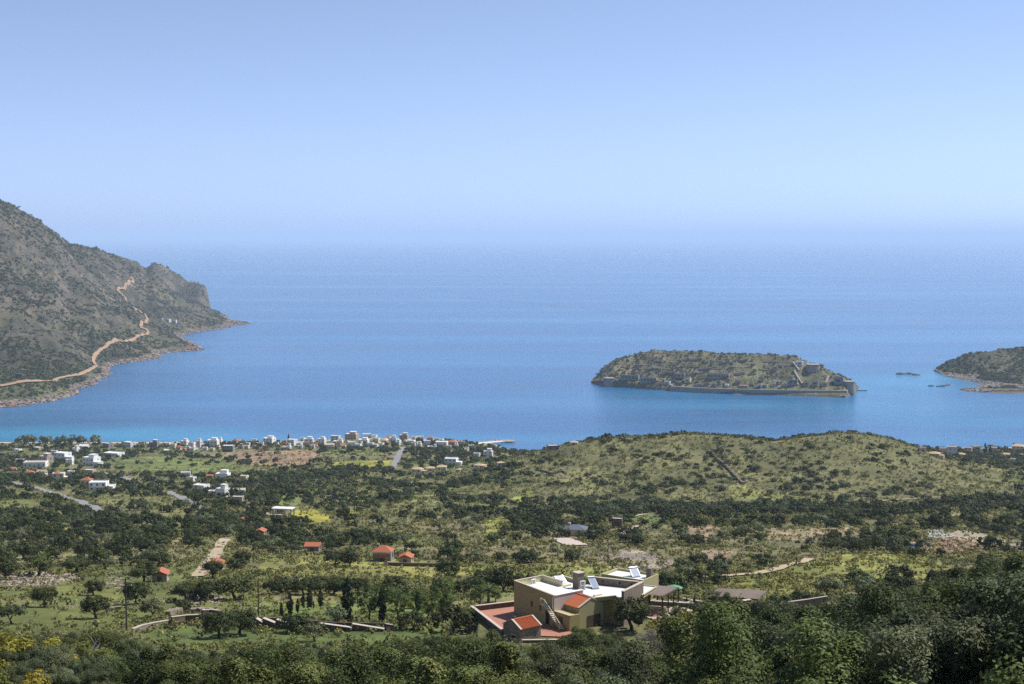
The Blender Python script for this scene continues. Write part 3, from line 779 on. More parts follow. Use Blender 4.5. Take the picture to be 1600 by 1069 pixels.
# west wing: outer walls below the roof deck
vb('wall', 'olive', lambda b: b.prism([(0,0),(10.4,0),(10.4,.02),(10.4,6.3),(0,6.3)], -1.5, D1))
vb('roof_deck', 'deck', lambda b: b.box(.28,10.1,.28,6.12,D1+.004,D1+.05))
# parapet of the west front, falling a little towards the camera; its own coping
vb('parapet', 'olive', lambda b: b.prism([(0,0),(10.4,0),(10.4,.26),(0,.26)], D1, [5.5,5.0,5.0,5.5]))
cp = vb('coping', 'coping', lambda b: b.prism([(-.05,-.05),(10.45,-.05),(10.45,.31),(-.05,.31)], [5.503,5.003,5.003,5.503], [5.60,5.10,5.10,5.60]))
vb('parapet', 'yellow', lambda b: b.box(.003,.26,.262,6.3,D1,5.5))
vb('coping', 'coping', lambda b: b.box(-.05,.31,.312,6.35,5.503,5.60))
vb('parapet', 'yellow', lambda b: b.box(.262,5.2,6.04,6.3,D1,5.5))
vb('coping', 'coping', lambda b: b.box(.312,5.25,6.0,6.35,5.503,5.58))
vb('wall_panel', 'rose', lambda b: b.box(10.40,10.46,.05,6.3,1.5,D1+.42))
vb('coping', 'white', lambda b: b.box(10.12,10.52,.3,6.35,D1+.423,D1+.52))
# back wing
vb('wall', 'olive', lambda b: b.box(.25,6.1,6.304,10.4,-1.5,D1-.25))
vb('roof_deck', 'deck', lambda b: b.box(.5,6.1,6.304,10.15,D1-.246,D1-.2))
vb('parapet', 'olive2', lambda b: b.box(.25,.5,6.304,10.4,D1-.25,D1+.35)); vb('parapet', 'olive2', lambda b: b.box(.502,6.1,10.15,10.4,D1-.25,D1+.35))
vb('coping', 'coping', lambda b: b.box(.2,.55,6.36,10.45,D1+.353,D1+.44)); vb('coping', 'coping', lambda b: b.box(.553,6.15,10.1,10.45,D1+.353,D1+.44))
# main wing, turned from the west wing
_p3 = [(5.2,10.404),(5.2,6.304),(10.404,6.304),(13.9,6.3),(14.6,9.2),(16.6,9.4),(14.0,16.1),(5.5,11.6)]
vb('wall', 'olive', lambda b: b.prism([(6.104,6.308),(10.5,6.308),(13.2,6.4),(13.9,9.0),(16.3,9.3),(13.9,15.9),(6.104,11.8)], -2.0, D3-.42))
vb('roof_slab', 'olive2', lambda b: b.prism([(6.106,6.306),(10.52,6.306),(14.0,6.0),(15.0,9.5),(16.5,9.45),(14.0,16.0),(6.106,11.9)], D3-.415, D3))
vb('roof_deck', 'deck', lambda b: b.prism([(6.11,6.31),(10.5,6.32),(13.7,6.3),(14.6,9.6),(16.2,9.6),(13.8,15.7),(6.11,11.6)], D3+.004, D3+.05))
vb('parapet', 'olive2', lambda b: b.prism([(13.75,6.0),(14.02,5.98),(15.05,9.5),(14.75,9.52)], D3+.002, D3+.22))
def wallseg(p, q, th):
    d = np.array(q,float)-np.array(p,float); d /= np.linalg.norm(d); n = np.array([-d[1],d[0]])*th/2
    return [tuple(np.array(p)-n),tuple(np.array(q)-n),tuple(np.array(q)+n),tuple(np.array(p)+n)]
vb('stone_parapet', 'stone', lambda b: b.prism(wallseg((5.4,11.7),(13.9,16.05),.4), D3-.3, D3+1.2))
vb('coping', 'coping', lambda b: b.prism(wallseg((5.35,11.68),(13.6,15.92),.5), D3+1.203, D3+1.30))
vb('stone_parapet', 'stone', lambda b: b.prism(wallseg((14.15,16.2),(16.75,9.35),.45), -1.5, D3+1.2))
vb('coping', 'coping', lambda b: b.prism(wallseg((14.0,16.4),(16.78,9.28),.55), D3+1.204, D3+1.31))
for t in (.3,.62,.84):
    c = (5.4+8.5*t+.12, 11.7+4.35*t-.22)
    vb('parapet_vent', 'dark', lambda b: b.box(c[0]-.13,c[0]+.13,c[1]-.06,c[1]+.02,D3+.55,D3+.85))
# gabled annex
gx0, gx1, gl, gr, gm, ge, gt = 10.47, 14.0, 2.35, 7.6, 4.95, 3.35, 4.45
vb('annex_wall', 'olive2', lambda b: b.prism([(gx0,gl),(gx1,gl),(gx1,gr),(gx0,gr)], -2, ge))
vb('gable', 'olive2', lambda b: (b.poly([(gx1,gl,ge),(gx1,gr,ge),(gx1,gm,gt)]), b.poly([(gx1-.3,gr,ge),(gx1-.3,gl,ge),(gx1-.3,gm,gt)]),
    b.poly([(gx1-.3,gl,ge),(gx1,gl,ge),(gx1,gm,gt),(gx1-.3,gm,gt)]), b.poly([(gx1,gr,ge),(gx1-.3,gr,ge),(gx1-.3,gm,gt),(gx1,gm,gt)])))
def tiled_slope(name, p00, p01, p10, p11, parent, rows, mat='tile', thick=.09):
    """clay roof slope: p00-p01 the ridge, p10-p11 the eave; each course a ribbed run of tiles from ridge to eave"""
    p00,p01,p10,p11 = map(Vector,(p00,p01,p10,p11)); nrm = (p01-p00).cross(p10-p00).normalized()
    if nrm.z < 0: nrm = -nrm
    root = MB(); root.prism([(0,0),(0,0.001),(0.001,0)],0,0.001) if False else None
    for a in (p00,): pass
    k = 8
    b = MB(); b.poly([p00,p01,p11,p10]); b.poly([p00-nrm*.08,p10-nrm*.08,p11-nrm*.08,p01-nrm*.08])
    b.poly([p10,p11,p11-nrm*.08,p10-nrm*.08]); b.poly([p00,p10,p10-nrm*.08,p00-nrm*.08]); b.poly([p11,p01,p01-nrm*.08,p11-nrm*.08])
    base = b.build(name, M[mat], parent)
    for i in range(rows):
        t0, t1 = (i+.08)/rows, (i+.92)/rows
        A,B = p00.lerp(p01,t0), p00.lerp(p01,t1); Cc,D = p10.lerp(p11,t0), p10.lerp(p11,t1)
        r = MB(); m0 = (A+B)/2+nrm*thick*1.6; m1 = (Cc+D)/2+nrm*thick*1.6
        e = nrm*.004
        r.poly([A+e,Cc+e,m1,m0]); r.poly([m0,m1,D+e,B+e]); r.poly([Cc+e,D+e,m1])
        r.build('roof_tile_run', M[mat], base)
    return base
gr_roof = tiled_slope('gable_roof', (gx0+.02,gm,gt+.08),(gx1-.32,gm,gt+.08),(gx0+.02,gl-.25,ge-.02),(gx1-.32,gl-.25,ge-.02), villa, 12)
tiled_slope('gable_roof', (gx1-.32,gm,gt+.08),(gx0+.02,gm,gt+.08),(gx1-.32,gr+.25,ge-.02),(gx0+.02,gr+.25,ge-.02), villa, 12)
vb('coping', 'coping', lambda b: b.bar((gx1-.15,gl-.1,ge+.03),(gx1-.15,gm-.05,gt+.1),.42,.1))
vb('coping', 'coping', lambda b: b.bar((gx1-.15,gr+.1,ge+.03),(gx1-.15,gm+.05,gt+.1),.42,.1))
vb('ridge_tile', 'tile', lambda b: b.tube([(gx0+.05,gm,gt+.14),(gx1-.33,gm,gt+.14)],[.13,.13],6))
vb('opening', 'wood', lambda b: b.box(gx1,gx1+.05,4.1,7.0,-.3,1.75))
# low flat annex with a coping, beside the stairs
vb('annex_wall', 'olive', lambda b: b.box(10.47,14.2,.15,2.348,-2,2.45))
vb('coping', 'coping', lambda b: b.box(10.47,14.3,.05,.5,2.453,2.56))
vb('window', 'wood', lambda b: b.box(11.6,12.5,.10,.15,.2,1.9))
# openings of the west front
for a0, a1, z0_, z1_ in ((4.55,4.95,2.15,2.95),(6.75,7.15,1.95,2.75)):
    f_ = vb('window', 'wood', lambda b: b.box(a0-.06,a1+.06,-.03,.0,z0_-.06,z1_+.06))
    vb('pane', 'glass', lambda b: b.box(a0,a1,-.04,-.031,z0_,z1_), f_)
f_ = vb('door', 'wood', lambda b: b.box(8.35,9.35,-.04,.0,0,2.35))
vb('door_leaf', 'dark', lambda b: b.box(8.43,9.27,-.05,-.041,0.02,2.27), f_)
# outer stairs: landing, treads, railing
st = vb('stairs', 'cream', lambda b: (b.box(8.2,9.2,-1.0,-.003,3.25,3.4), b.prism([(9.2,-.9),(9.4,-.9),(9.4,-.1),(9.2,-.1)],2.95,3.25)))
for i in range(13):
    a = 9.2+i*.30; z = 3.2-i*.235
    vb('tread', 'cream', lambda b: b.box(a,a+.36,-1.0,-.003,z-.09,z), st)
vb('stringer', 'cream', lambda b: b.bar((9.2,-.08,3.05),(13.1,-.08,0.02),.10,.22), st)
vb('railing', 'cream', lambda b: (b.bar((8.2,-1.0,4.3),(9.2,-1.0,4.3),.06), b.bar((9.2,-1.0,4.3),(13.1,-1.0,1.25),.06), b.bar((8.2,-1.0,3.4),(8.2,-1.0,4.3),.06), b.bar((9.2,-1.0,3.4),(9.2,-1.0,4.3),.06), b.bar((8.2,-1.0,4.3),(8.2,-.05,4.3),.06), *[b.bar((9.2+k*.98,-1.0,3.2-k*.77),(9.2+k*.98,-1.0,4.3-k*.766),.05) for k in range(1,5)]), st)
vb('downpipe', 'white', lambda b: b.box(10.2,10.34,-.12,-.002,2.9,D1+.35))
# chimney, roof curb
ch = vb('chimney', 'stone', lambda b: b.box(6.3,7.7,7.6,8.9,D3,7.0)); vb('chimney_cap', 'coping', lambda b: b.box(6.2,7.8,7.5,9.0,7.003,7.12), ch)
vb('roof_curb', 'cream', lambda b: b.box(12.6,13.0,6.6,8.2,D3+.052,D3+.3))
vb('roof_curb', 'cream', lambda b: b.box(4.5,5.0,6.6,8.4,D1-.198,D1+.1))

# things standing on the roof
def vthing(name, label, cat, a, b, z, rz=0.0, group=None):
    c, s = math.cos(VROT), math.sin(VROT)
    o = empty(name, (VO[0]+a*c-b*s, VO[1]+a*s+b*c, Z0+z), VROT+rz); return tag(o, label, cat, group)
def pb(o, name, mat, f): b = MB(); f(b); return b.build(name, M[mat], o)
def ac(label, a, b, z, fans, rz=0.0):
    o = vthing('air_conditioner', label, 'air conditioner', a, b, z, rz, 'roof air conditioners')
    h = .72*fans
    pb(o,'casing','plastic',lambda m: m.box(-.17,.17,-.45,.45,.06,h+.06)); pb(o,'bracket','metal',lambda m: m.box(-.16,.16,-.38,-.32,0,.06)); pb(o,'bracket','metal',lambda m: m.box(-.16,.16,.32,.38,0,.06))
    for i in range(fans):
        g_ = MB(); cz = .42+i*.7
        n0 = [(.172,math.cos(t)*.28-.08,cz+math.sin(t)*.28) for t in np.linspace(0,2*math.pi,16,endpoint=False)]
        g_.poly(n0); g_.build('fan_grille', M['grey'], o)
        g2 = MB(); g2.poly([(.178,math.cos(t)*.09-.08,cz+math.sin(t)*.09) for t in np.linspace(0,2*math.pi,10,endpoint=False)]); g2.build('fan_hub', M['plastic'], o)
    return o
ac('small white air conditioner with one fan by the yellow parapet', .75, 3.6, D1+.05, 1)
ac('tall white air conditioner with two fans beside the stone chimney', 8.3, 8.1, D3+.05, 2, -.35)
def heater(name, label, pos, rz, w=2.0, l=2.2, tank=True):
    o = tag(empty(name, pos, rz), label, 'solar panel', 'solar water heaters on the villa roofs')
    pb(o,'panel','panel',lambda m: m.bar((0,0,.15),(0,l,1.35),w,.09))
    pb(o,'panel_frame','metal',lambda m: (m.bar((-w/2-.03,0,.14),(-w/2-.03,l,1.34),.07,.12), m.bar((w/2+.03,0,.14),(w/2+.03,l,1.34),.07,.12), m.bar((-w/2,-.04,.13),(w/2,-.04,.13),.07,.1)))
    for s in (-1,1): pb(o,'leg','metal',lambda m: m.bar((s*w*.42,l*.95,0),(s*w*.42,l*.95,1.3),.06))
    if tank: pb(o,'tank','metal',lambda m: m.tube([(-w*.55,l+.3,1.5),(w*.55,l+.3,1.5)],[.2,.2],10))
    return o
def vpos(a, b, z):
    c, s = math.cos(VROT), math.sin(VROT); return (VO[0]+a*c-b*s, VO[1]+a*s+b*c, Z0+z)
heater('solar_water_heater','blue solar panel with round tank beside the stone chimney', vpos(9.4,10.1,D3+.05), R(20), 1.1, 2.0)
heater('solar_water_heater','small blue solar panel on the back roof of the villa', vpos(4.0,7.6,D1-.2), R(35), 1.5, 1.5, False)
o = vthing('antenna','thin antenna mast on the back roof of the villa','antenna',2.2,7.5,D1-.2); pb(o,'mast','metal',lambda m: m.bar((0,0,0),(0,0,1.5),.05)); pb(o,'crossbar','metal',lambda m: m.bar((-.3,0,1.35),(.3,0,1.35),.04))

# terrace with its stone retaining wall
tc = [VL(739,947.3,190.5), VL(802,941.2,190.5), VL(791,970.5,190.5)]
a_l, b_l = tc[0]; a_n, b_n = tc[2]
terr = empty('terrace', (VO[0],VO[1],Z0), VROT); tag(terr, 'red paved terrace held by a dark stone wall on the near side of the villa', 'terrace')
def tb(name, mat, f): b = MB(); f(b); return b.build(name, M[mat], terr)
tb('paving','paving',lambda b: b.prism([(a_l,b_l),(9.0,-9.2),(15.5,-3.0),(15.5,.1),(0,-.003),(-.003,4),(tc[1][0],tc[1][1]+1.5)], -.6, -.03))
tb('retaining_wall','stone_d',lambda b: b.prism(wallseg((a_l-.2,b_l-.1),(9.3,-9.6),.45), -6.5, .75))
tb('coping','coping',lambda b: b.prism(wallseg((a_l-.3,b_l-.1),(9.3,-9.6),.55), .753, .86))
tb('retaining_wall','stone_d',lambda b: b.prism(wallseg((a_l,b_l+.3),(tc[1][0],tc[1][1]+2.5),.45), -6.5, .75))
tb('coping','coping',lambda b: b.prism(wallseg((a_l+.1,b_l+.45),(tc[1][0],tc[1][1]+2.5),.55), .753, .86))
tb('lower_wall','stone_d',lambda b: b.prism(wallseg((13.9,-9.2),(17.5,-4.2),.4), -4, .1))
tb('coping','coping',lambda b: b.prism(wallseg((13.8,-9.3),(17.5,-4.2),.5), .103, .2))
for i,(a,b0) in enumerate(((3.4,-1.9),(3.9,-1.6))):
    o = vthing('sun_lounger','dark sun lounger lying on the shaded terrace, '+('nearer the wall' if i == 0 else 'nearer the house'),'sun lounger',a,b0,-.03,.3,'terrace loungers')
    pb(o,'frame','wood',lambda m: m.box(-.9,.9,-.3,.3,.25,.33)); pb(o,'mattress','pale',lambda m: m.box(-.88,.88,-.28,.28,.333,.40))
    for sx in (-.8,.8):
        for sy in (-.25,.25): pb(o,'leg','wood',lambda m: m.box(sx-.04,sx+.04,sy-.04,sy+.04,0,.25))

# stone shed with an orange roof
shed = vthing('stone_shed','small stone shed with bright orange tiled roof on the terrace edge','shed',11.4,-7.4,0)
hw, hd = 2.15, 2.1
pb(shed,'wall','stone',lambda b: b.box(-hd,hd,-hw,hw,-3.5,1.75))
pb(shed,'gable','stone',lambda b: (b.prism([(-hd,-hw),(hd,-hw),(hd,-hw+.3),(-hd,-hw+.3)],1.75,1.76), b.poly([(-hd,-hw,1.75),(hd,-hw,1.75),(0,-hw,2.75)]), b.poly([(hd,hw,1.75),(-hd,hw,1.75),(0,hw,2.75)])))
tiled_slope('roof',(0,-hw+.35,2.85),(0,hw-.25,2.85),(hd+.2,-hw+.35,1.78),(hd+.2,hw-.25,1.78),shed,11)
tiled_slope('roof',(0,hw-.25,2.85),(0,-hw+.35,2.85),(-hd-.2,hw-.25,1.78),(-hd-.2,-hw+.35,1.78),shed,11)
for sx in (-1,1):
    pb(shed,'coping','coping',lambda b: b.bar((sx*(hd+.25),-hw+.17,1.80),(sx*.05,-hw+.17,2.93),.36,.14)); pb(shed,'coping','coping',lambda b: b.bar((sx*(hd+.25),hw-.1,1.80),(sx*.05,hw-.1,2.93),.32,.14))
pb(shed,'ridge_tile','tile',lambda b: b.tube([(0,-hw+.38,2.9),(0,hw-.28,2.9)],[.12,.12],6))
d_ = pb(shed,'door','dark',lambda b: b.box(.15,1.1,-hw-.03,-hw,-1.9,.55)); pb(shed,'lintel','coping',lambda b: b.box(0,1.25,-hw-.06,-hw,.555,.75))

# east end: white flat canopy roof, timber pergola, garden walls
can = vthing('canopy','flat white roofed canopy between the stone wall and the pergola','canopy',14.0,17.5,0)
c0 = (14.0,17.5)
def rel(pts): return [(p[0]-c0[0],p[1]-c0[1]) for p in pts]
pb(can,'slab','olive2',lambda b: b.prism(rel([(15.2,15.5),(12.6,21.0),(9.6,19.6),(12.6,15.6)]),3.15,3.6))
pb(can,'roof_deck','deck',lambda b: b.prism(rel([(14.9,15.7),(12.5,20.6),(9.9,19.4),(12.7,15.8)]),3.604,3.64))
pb(can,'edge','coping',lambda b: (b.prism(wallseg(*rel([(15.2,15.5),(12.6,21.0)]),.22),3.645,3.78), b.prism(wallseg(*rel([(12.5,21.0),(9.6,19.6)]),.22),3.645,3.78)))
pb(can,'wall','olive',lambda b: b.prism(rel([(13.2,17.6),(12.2,19.8),(10.2,19.0),(12.4,16.2)]),-1,3.146))
def pergola(label, A, B, Cc, D, zr, nsl, postz, posts, zs=(0,0,0,0)):
    o = tag(empty('pergola', (A[0],A[1],postz)), label, 'pergola')
    A,B,Cc,D = [Vector((p[0],p[1],zr+z)) for p,z in zip((A,B,Cc,D),zs)]
    off = Vector((A[0],A[1],postz))
    for i in range(nsl):
        t = (i+.5)/nsl; p = A.lerp(B,t)-off; q = D.lerp(Cc,t)-off
        b = MB(); b.bar(p+Vector((0,0,.09)),q+Vector((0,0,.09)),(A-B).length/nsl*.78,.07); b.build('slat', M['wood_l'], o)
    for e,(p,q) in enumerate(((A,B),(D,Cc))):
        b = MB(); b.bar(p-off-Vector((0,0,.07)),q-off-Vector((0,0,.07)),.16,.22); b.build('beam', M['wood'], o)
    for (x,y) in posts:
        b = MB(); b.box(x-off.x-.1,x-off.x+.1,y-off.y-.1,y-off.y+.1,-.6,zr-postz-.1); b.build('post', M['wood'], o)
    return o
w_ = lambda a,b: vpos(a,b,0)[:2]
PA,PB_,PC,PD = w_(16.4,18.6),w_(13.7,25.3),w_(10.7,23.2),w_(13.5,17.6)
lp = lambda p,q,t: (p[0]*(1-t)+q[0]*t,p[1]*(1-t)+q[1]*t)
pergola('dark timber pergola with slatted roof at the right end of the villa',PA,PB_,PC,PD,Z0+3.1,30,Z0,[lp(PA,PB_,.03),lp(PA,PB_,.36),lp(PA,PB_,.68),lp(PA,PB_,.97),lp(PD,PC,.35),lp(PD,PC,.95)])
q1,q2,q3,q4 = at_z(1107,932,189.0),at_z(1185,937,189.0),at_z(1200,924,189.6),at_z(1122,920,189.6)
pergola('long weathered slatted shelter standing apart beyond the villa garden',q1,q2,q3,q4,189.0,34,185.5,[lp(q1,q2,.02),lp(q1,q2,.35),lp(q1,q2,.68),lp(q1,q2,.98),lp(q4,q3,.02),lp(q4,q3,.5),lp(q4,q3,.98)],(0,0,.6,.6))
pt = empty('patio', vpos(14,20,-.03), VROT); tag(pt,'pale and red paved patio under the pergola','terrace')
pb(pt,'paving','paving_l',lambda b: b.prism([(3.2,-4.2),(3.4,4.5),(2.0,9.5),(-6,6),(-6,-4)],-.5,0.0))
pb(pt,'paving','paving',lambda b: b.prism([(2.6,-3.4),(1.8,1.2),(-3,0.6),(-2,-4)],0.004,.02))
def lowwall(label, pts, h, th, mat='stone', base=2.0, name='garden_wall', cop=True, group=None):
    """free-standing wall along ground points (x, y, z of top)"""
    o = tag(empty(name, (pts[0][0],pts[0][1],pts[0][2])), label, 'wall', group); off = pts[0]
    b = MB(); c = MB()
    for p,q in zip(pts[:-1],pts[1:]):
        P = (p[0]-off[0],p[1]-off[1]); Q = (q[0]-off[0],q[1]-off[1]); zt = [p[2]-off[2],q[2]-off[2],q[2]-off[2],p[2]-off[2]]
        b.prism(wallseg(P,Q,th),[z-h-base for z in zt],zt); c.prism(wallseg(P,Q,th+.1),[z+.003 for z in zt],[z+.1 for z in zt])
    b.build('masonry', M[mat], o)
    if cop: c.build('coping', M['coping'], o)
    return o
def wp(px, py, z): p = at_z(px,py,z); return (float(p[0]),float(p[1]),float(p[2]))
lowwall('low stone planter wall behind the pergola posts',[wp(1012,939,190.3),wp(1084,943,190.3)],.7,.5)
lowwall('thin pale garden wall running away right of the pergola',[wp(1066,935,190.0),wp(1106,942,190.0)],.7,.3)
lowwall('short pale wall joining the planter to the garden wall',[wp(1074,942,190.1),wp(1084,938,190.1)],.7,.3)
lowwall('pale stone wall in front of the lone garden tree',[wp(981,984,189.0),wp(1007,979.5,189.2)],.8,.4)
lowwall('broken white stone edging in the scrub below the patio',[wp(995,1000,188.2),wp(1030,994,188.6)],.5,.4)
lowwall('stone wall climbing right behind the dark foreground bushes',[wp(1232,941,190.0),wp(1262,937,190.5),wp(1293,932,191.2)],1.2,.4)
lowwall('small stone gate pillar wall at the edge of the dark bushes',[wp(1161,939,190.4),wp(1172,937,190.4)],1.6,.7)
# guest house behind
gh = tag(empty('guest_house', (*at_z(992,912,186)[:2],185.4), VROT+.3),'low white guest house with solar panel behind the villa','house')
g0 = at_z(990,915,188.9); gh.location = (g0[0],g0[1]+8,185.4)
pb(gh,'wall','olive2',lambda b: b.box(-4.5,4.5,-3,3,-3,3.3)); pb(gh,'roof_deck','deck',lambda b: b.box(-4.2,4.2,-2.7,2.7,3.304,3.34)); pb(gh,'parapet','olive2',lambda b: (b.box(-4.5,4.5,-3,-2.75,3.302,3.75),b.box(-4.5,4.5,2.75,3,3.302,3.75),b.box(4.25,4.5,-2.74,2.74,3.302,3.75),b.box(-4.5,-4.25,-2.74,2.74,3.302,3.75)))
pb(gh,'chimney','stone',lambda b: b.box(3.2,4.2,.5,1.5,3.3,5.2)); 
heater('solar_water_heater','blue solar panel on the guest house behind the stone parapet',(g0[0]+1.2,g0[1]+7,188.75),R(25),1.6,1.3)
ps = at_z(1053,917,187.8); par = tag(empty('parasol',(ps[0],ps[1],185.5)),'open pale green parasol beyond the pergola','parasol')
pb(par,'pole','metal',lambda b: b.tube([(0,0,-.5),(0,0,2.6)],[.04,.04],6))
b = MB(); n0 = [(math.cos(t)*1.7,math.sin(t)*1.7,2.2) for t in np.linspace(0,2*math.pi,8,endpoint=False)]
for i in range(8): b.poly([n0[i],n0[(i+1)%8],(0,0,2.75)]); b.poly([n0[(i+1)%8],n0[i],(0,0,2.7)])
b.build('canopy',M['green_cloth'],par)
for xx,yy in ((VO[0]+4,VO[1]-5),(VO[0]+10,VO[1]+2),(VO[0]+16,VO[1]+2),(VO[0]+22,VO[1]+2),(VO[0],VO[1])): NO_TREES.append((xx,yy,11))

# ------------------------------------------------------------------ houses of the valley and the village
_unit = {}
def ubox(mat):
    if mat not in _unit:
        me = MB().box(-.5,.5,-.5,.5,0,1).mesh('block'); me.materials.append(M[mat]); _unit[mat] = me
    return _unit[mat]
def block(o, name, mat, x, y, z, sx, sy, sz):
    c = link(name, ubox(mat), None, o, (x,y,z)); c.scale = (sx,sy,sz); return c
def hip(o, mat, x, y, z, sx, sy, h, gable=False, name='roof'):
    b = MB(); e = .35; X, Y = sx/2+e, sy/2+e
    along = sx >= sy; k = (X-(0 if gable else Y)) if along else (Y-(0 if gable else X)); k = max(k,.05)
    r0, r1 = ((-k,0,h),(k,0,h)) if along else ((0,-k,h),(0,k,h))
    c = [(-X,-Y,0),(X,-Y,0),(X,Y,0),(-X,Y,0)]
    if along: fs = [[c[0],c[1],r1,r0],[c[1],c[2],r1],[c[2],c[3],r0,r1],[c[3],c[0],r0]]
    else: fs = [[c[0],c[1],r0],[c[1],c[2],r1,r0],[c[2],c[3],r1],[c[3],c[0],r0,r1]]
    for f in fs: b.poly(f)
    b.poly(c[::-1]); return b.build(name, M[mat], o, (x,y,z))
HOUSES = []; VG = 'village houses along the bay'
def house(px, py, wpx, hpx, wall, roof, label, rot=None, dep=.8, name='house', cat='house', group=None, st=None, extra='', roofmat=None, dmin=45.0):
    """px, py: middle of the base in the photograph; wpx, hpx: size there; built at its real size where it stands"""
    p = G(px, py, dmin); sc_ = p.y/F; fv = .76 if group == VG else .9; w = wpx*sc_*.9*fv; h = max(hpx*sc_*fv, 2.8); d = w*dep
    g = random.Random(int(px*31+py*17)); rot = g.uniform(-.5,.15) if rot is None else rot
    d = max(4.0, min(d, 12)); w = max(w, 3.5)
    if d > w*1.6: d = w*1.6
    cx, cy = p.x, p.y+d*.45
    o = tag(empty(name, (cx,cy,p.z-.1), rot), label, cat, group)
    st = st or (2 if h > 5.2 else 1)
    rh = 0.0
    if roof in ('hip','gable'): rh = min(h*.34, 2.2); 
    hw = h-rh
    block(o,'wall',wall,0,0,-3.5,w,d,hw+3.5)
    if roof == 'flat':
        t = .22
        for (x,y,a,b_) in ((0,-d/2+t/2,w,t),(0,d/2-t/2,w,t),(-w/2+t/2,0,t,d-2*t),(w/2-t/2,0,t,d-2*t)): block(o,'parapet',wall,x,y,hw+.003,a,b_,.55)
        block(o,'roof_deck',roofmat or 'deck',0,0,hw+.004,w-2*t,d-2*t,.08)
    else: hip(o, roofmat or 'tile_h', 0,0,hw+.003,w,d,rh, roof == 'gable')
    if 'u' in extra:      # upper room set back
        block(o,'upper_wall',wall,w*.12,d*.08,hw+.09,w*.5,d*.6,2.6); block(o,'upper_roof',roofmat or 'deck',w*.12,d*.08,hw+2.693,w*.54,d*.64,.18)
    if 'r' in extra: hip(o,'tile_h',-w*.15,0,hw+.2,w*.45,d*.7,1.4,False,'tower_roof'); block(o,'tower_wall',wall,-w*.15,0,hw+.09,w*.42,d*.66,.11)
    if 'w' in extra:      # lower side wing
        block(o,'side_wing',wall,w*.5+w*.2,-d*.1,-3.5,w*.4,d*.7,3.5+hw*.55); block(o,'wing_roof',roofmat or 'deck',w*.7,-d*.1,hw*.55+.003,w*.43,d*.74,.16)
    if 'b' in extra:      # balcony with parapet
        block(o,'balcony',wall,0,-d/2-.55,hw*.48,w*.6,1.1,.16); block(o,'balcony_rail',extra[-1] == 'R' and 'orange_paint' or wall,0,-d/2-1.04,hw*.48+.163,w*.6,.1,.85)
    if 'a' in extra: block(o,'awning','orange_paint',0,-d/2-.8,hw*.42,w*.9,1.6,.14)
    if 't' in extra: block(o,'water_tank','metal',w*.28,d*.2,hw+.09,1.1,1.0,1.3)
    if 'c' in extra: block(o,'cornice','white',0,0,hw-.45,w*1.03,d*1.03,.452)
    if 's' in extra: block(o,'chimney',wall,-w*.3,d*.1,hw,.8,.8,1.7)
    if 'g' in extra:      # open ground-floor arcade
        for k in range(3): block(o,'arch_opening','dark',w*(-.3+.3*k),-d/2-.02,.05,w*.2,.05,hw*.4)
    # windows on the sides that face the valley
    fh = hw/st; nw = max(1, min(5, int(w/3.6)))
    for f_ in range(st):
        zc = f_*fh+fh*.32; wh = min(1.35, fh*.5)
        for k in range(nw):
            x = w*((k+.5)/nw-.5)
            if f_ == 0 and k == nw//2 and 'g' not in extra:
                block(o,'door','wood',x,-d/2-.03,.02,1.0,.07,min(2.1,fh*.75))
            elif not ('g' in extra and f_ == 0):
                wd_ = block(o,'window','glass' if p.y > 650 else 'wood',x,-d/2-.03,zc,min(1.25,w/nw*.45),.07,wh)
                if p.y <= 650: pn = link('pane', ubox('glass'), None, wd_, (0,-.35,.09)); pn.scale = (.8,.5,.82)
        block(o,'window','glass',w/2+.03,d*.12,zc,.07,1.1,wh)
        block(o,'window','glass',-w/2-.03,-d*.1,zc,.07,1.1,wh)
    rr = math.hypot(w,d)/2; NO_TREES.append((cx,cy,rr+2.0)); 
    u = Vector((cx,cy,0)).normalized()
    for k in (1,2,3): NO_TREES.append((cx-u.x*(rr+3*k)*1.0, cy-u.y*(rr+3*k)*1.0, rr*.62))
    HOUSES.append(o); return o
VG = 'village houses along the bay'; HG = 'houses on the left slope'
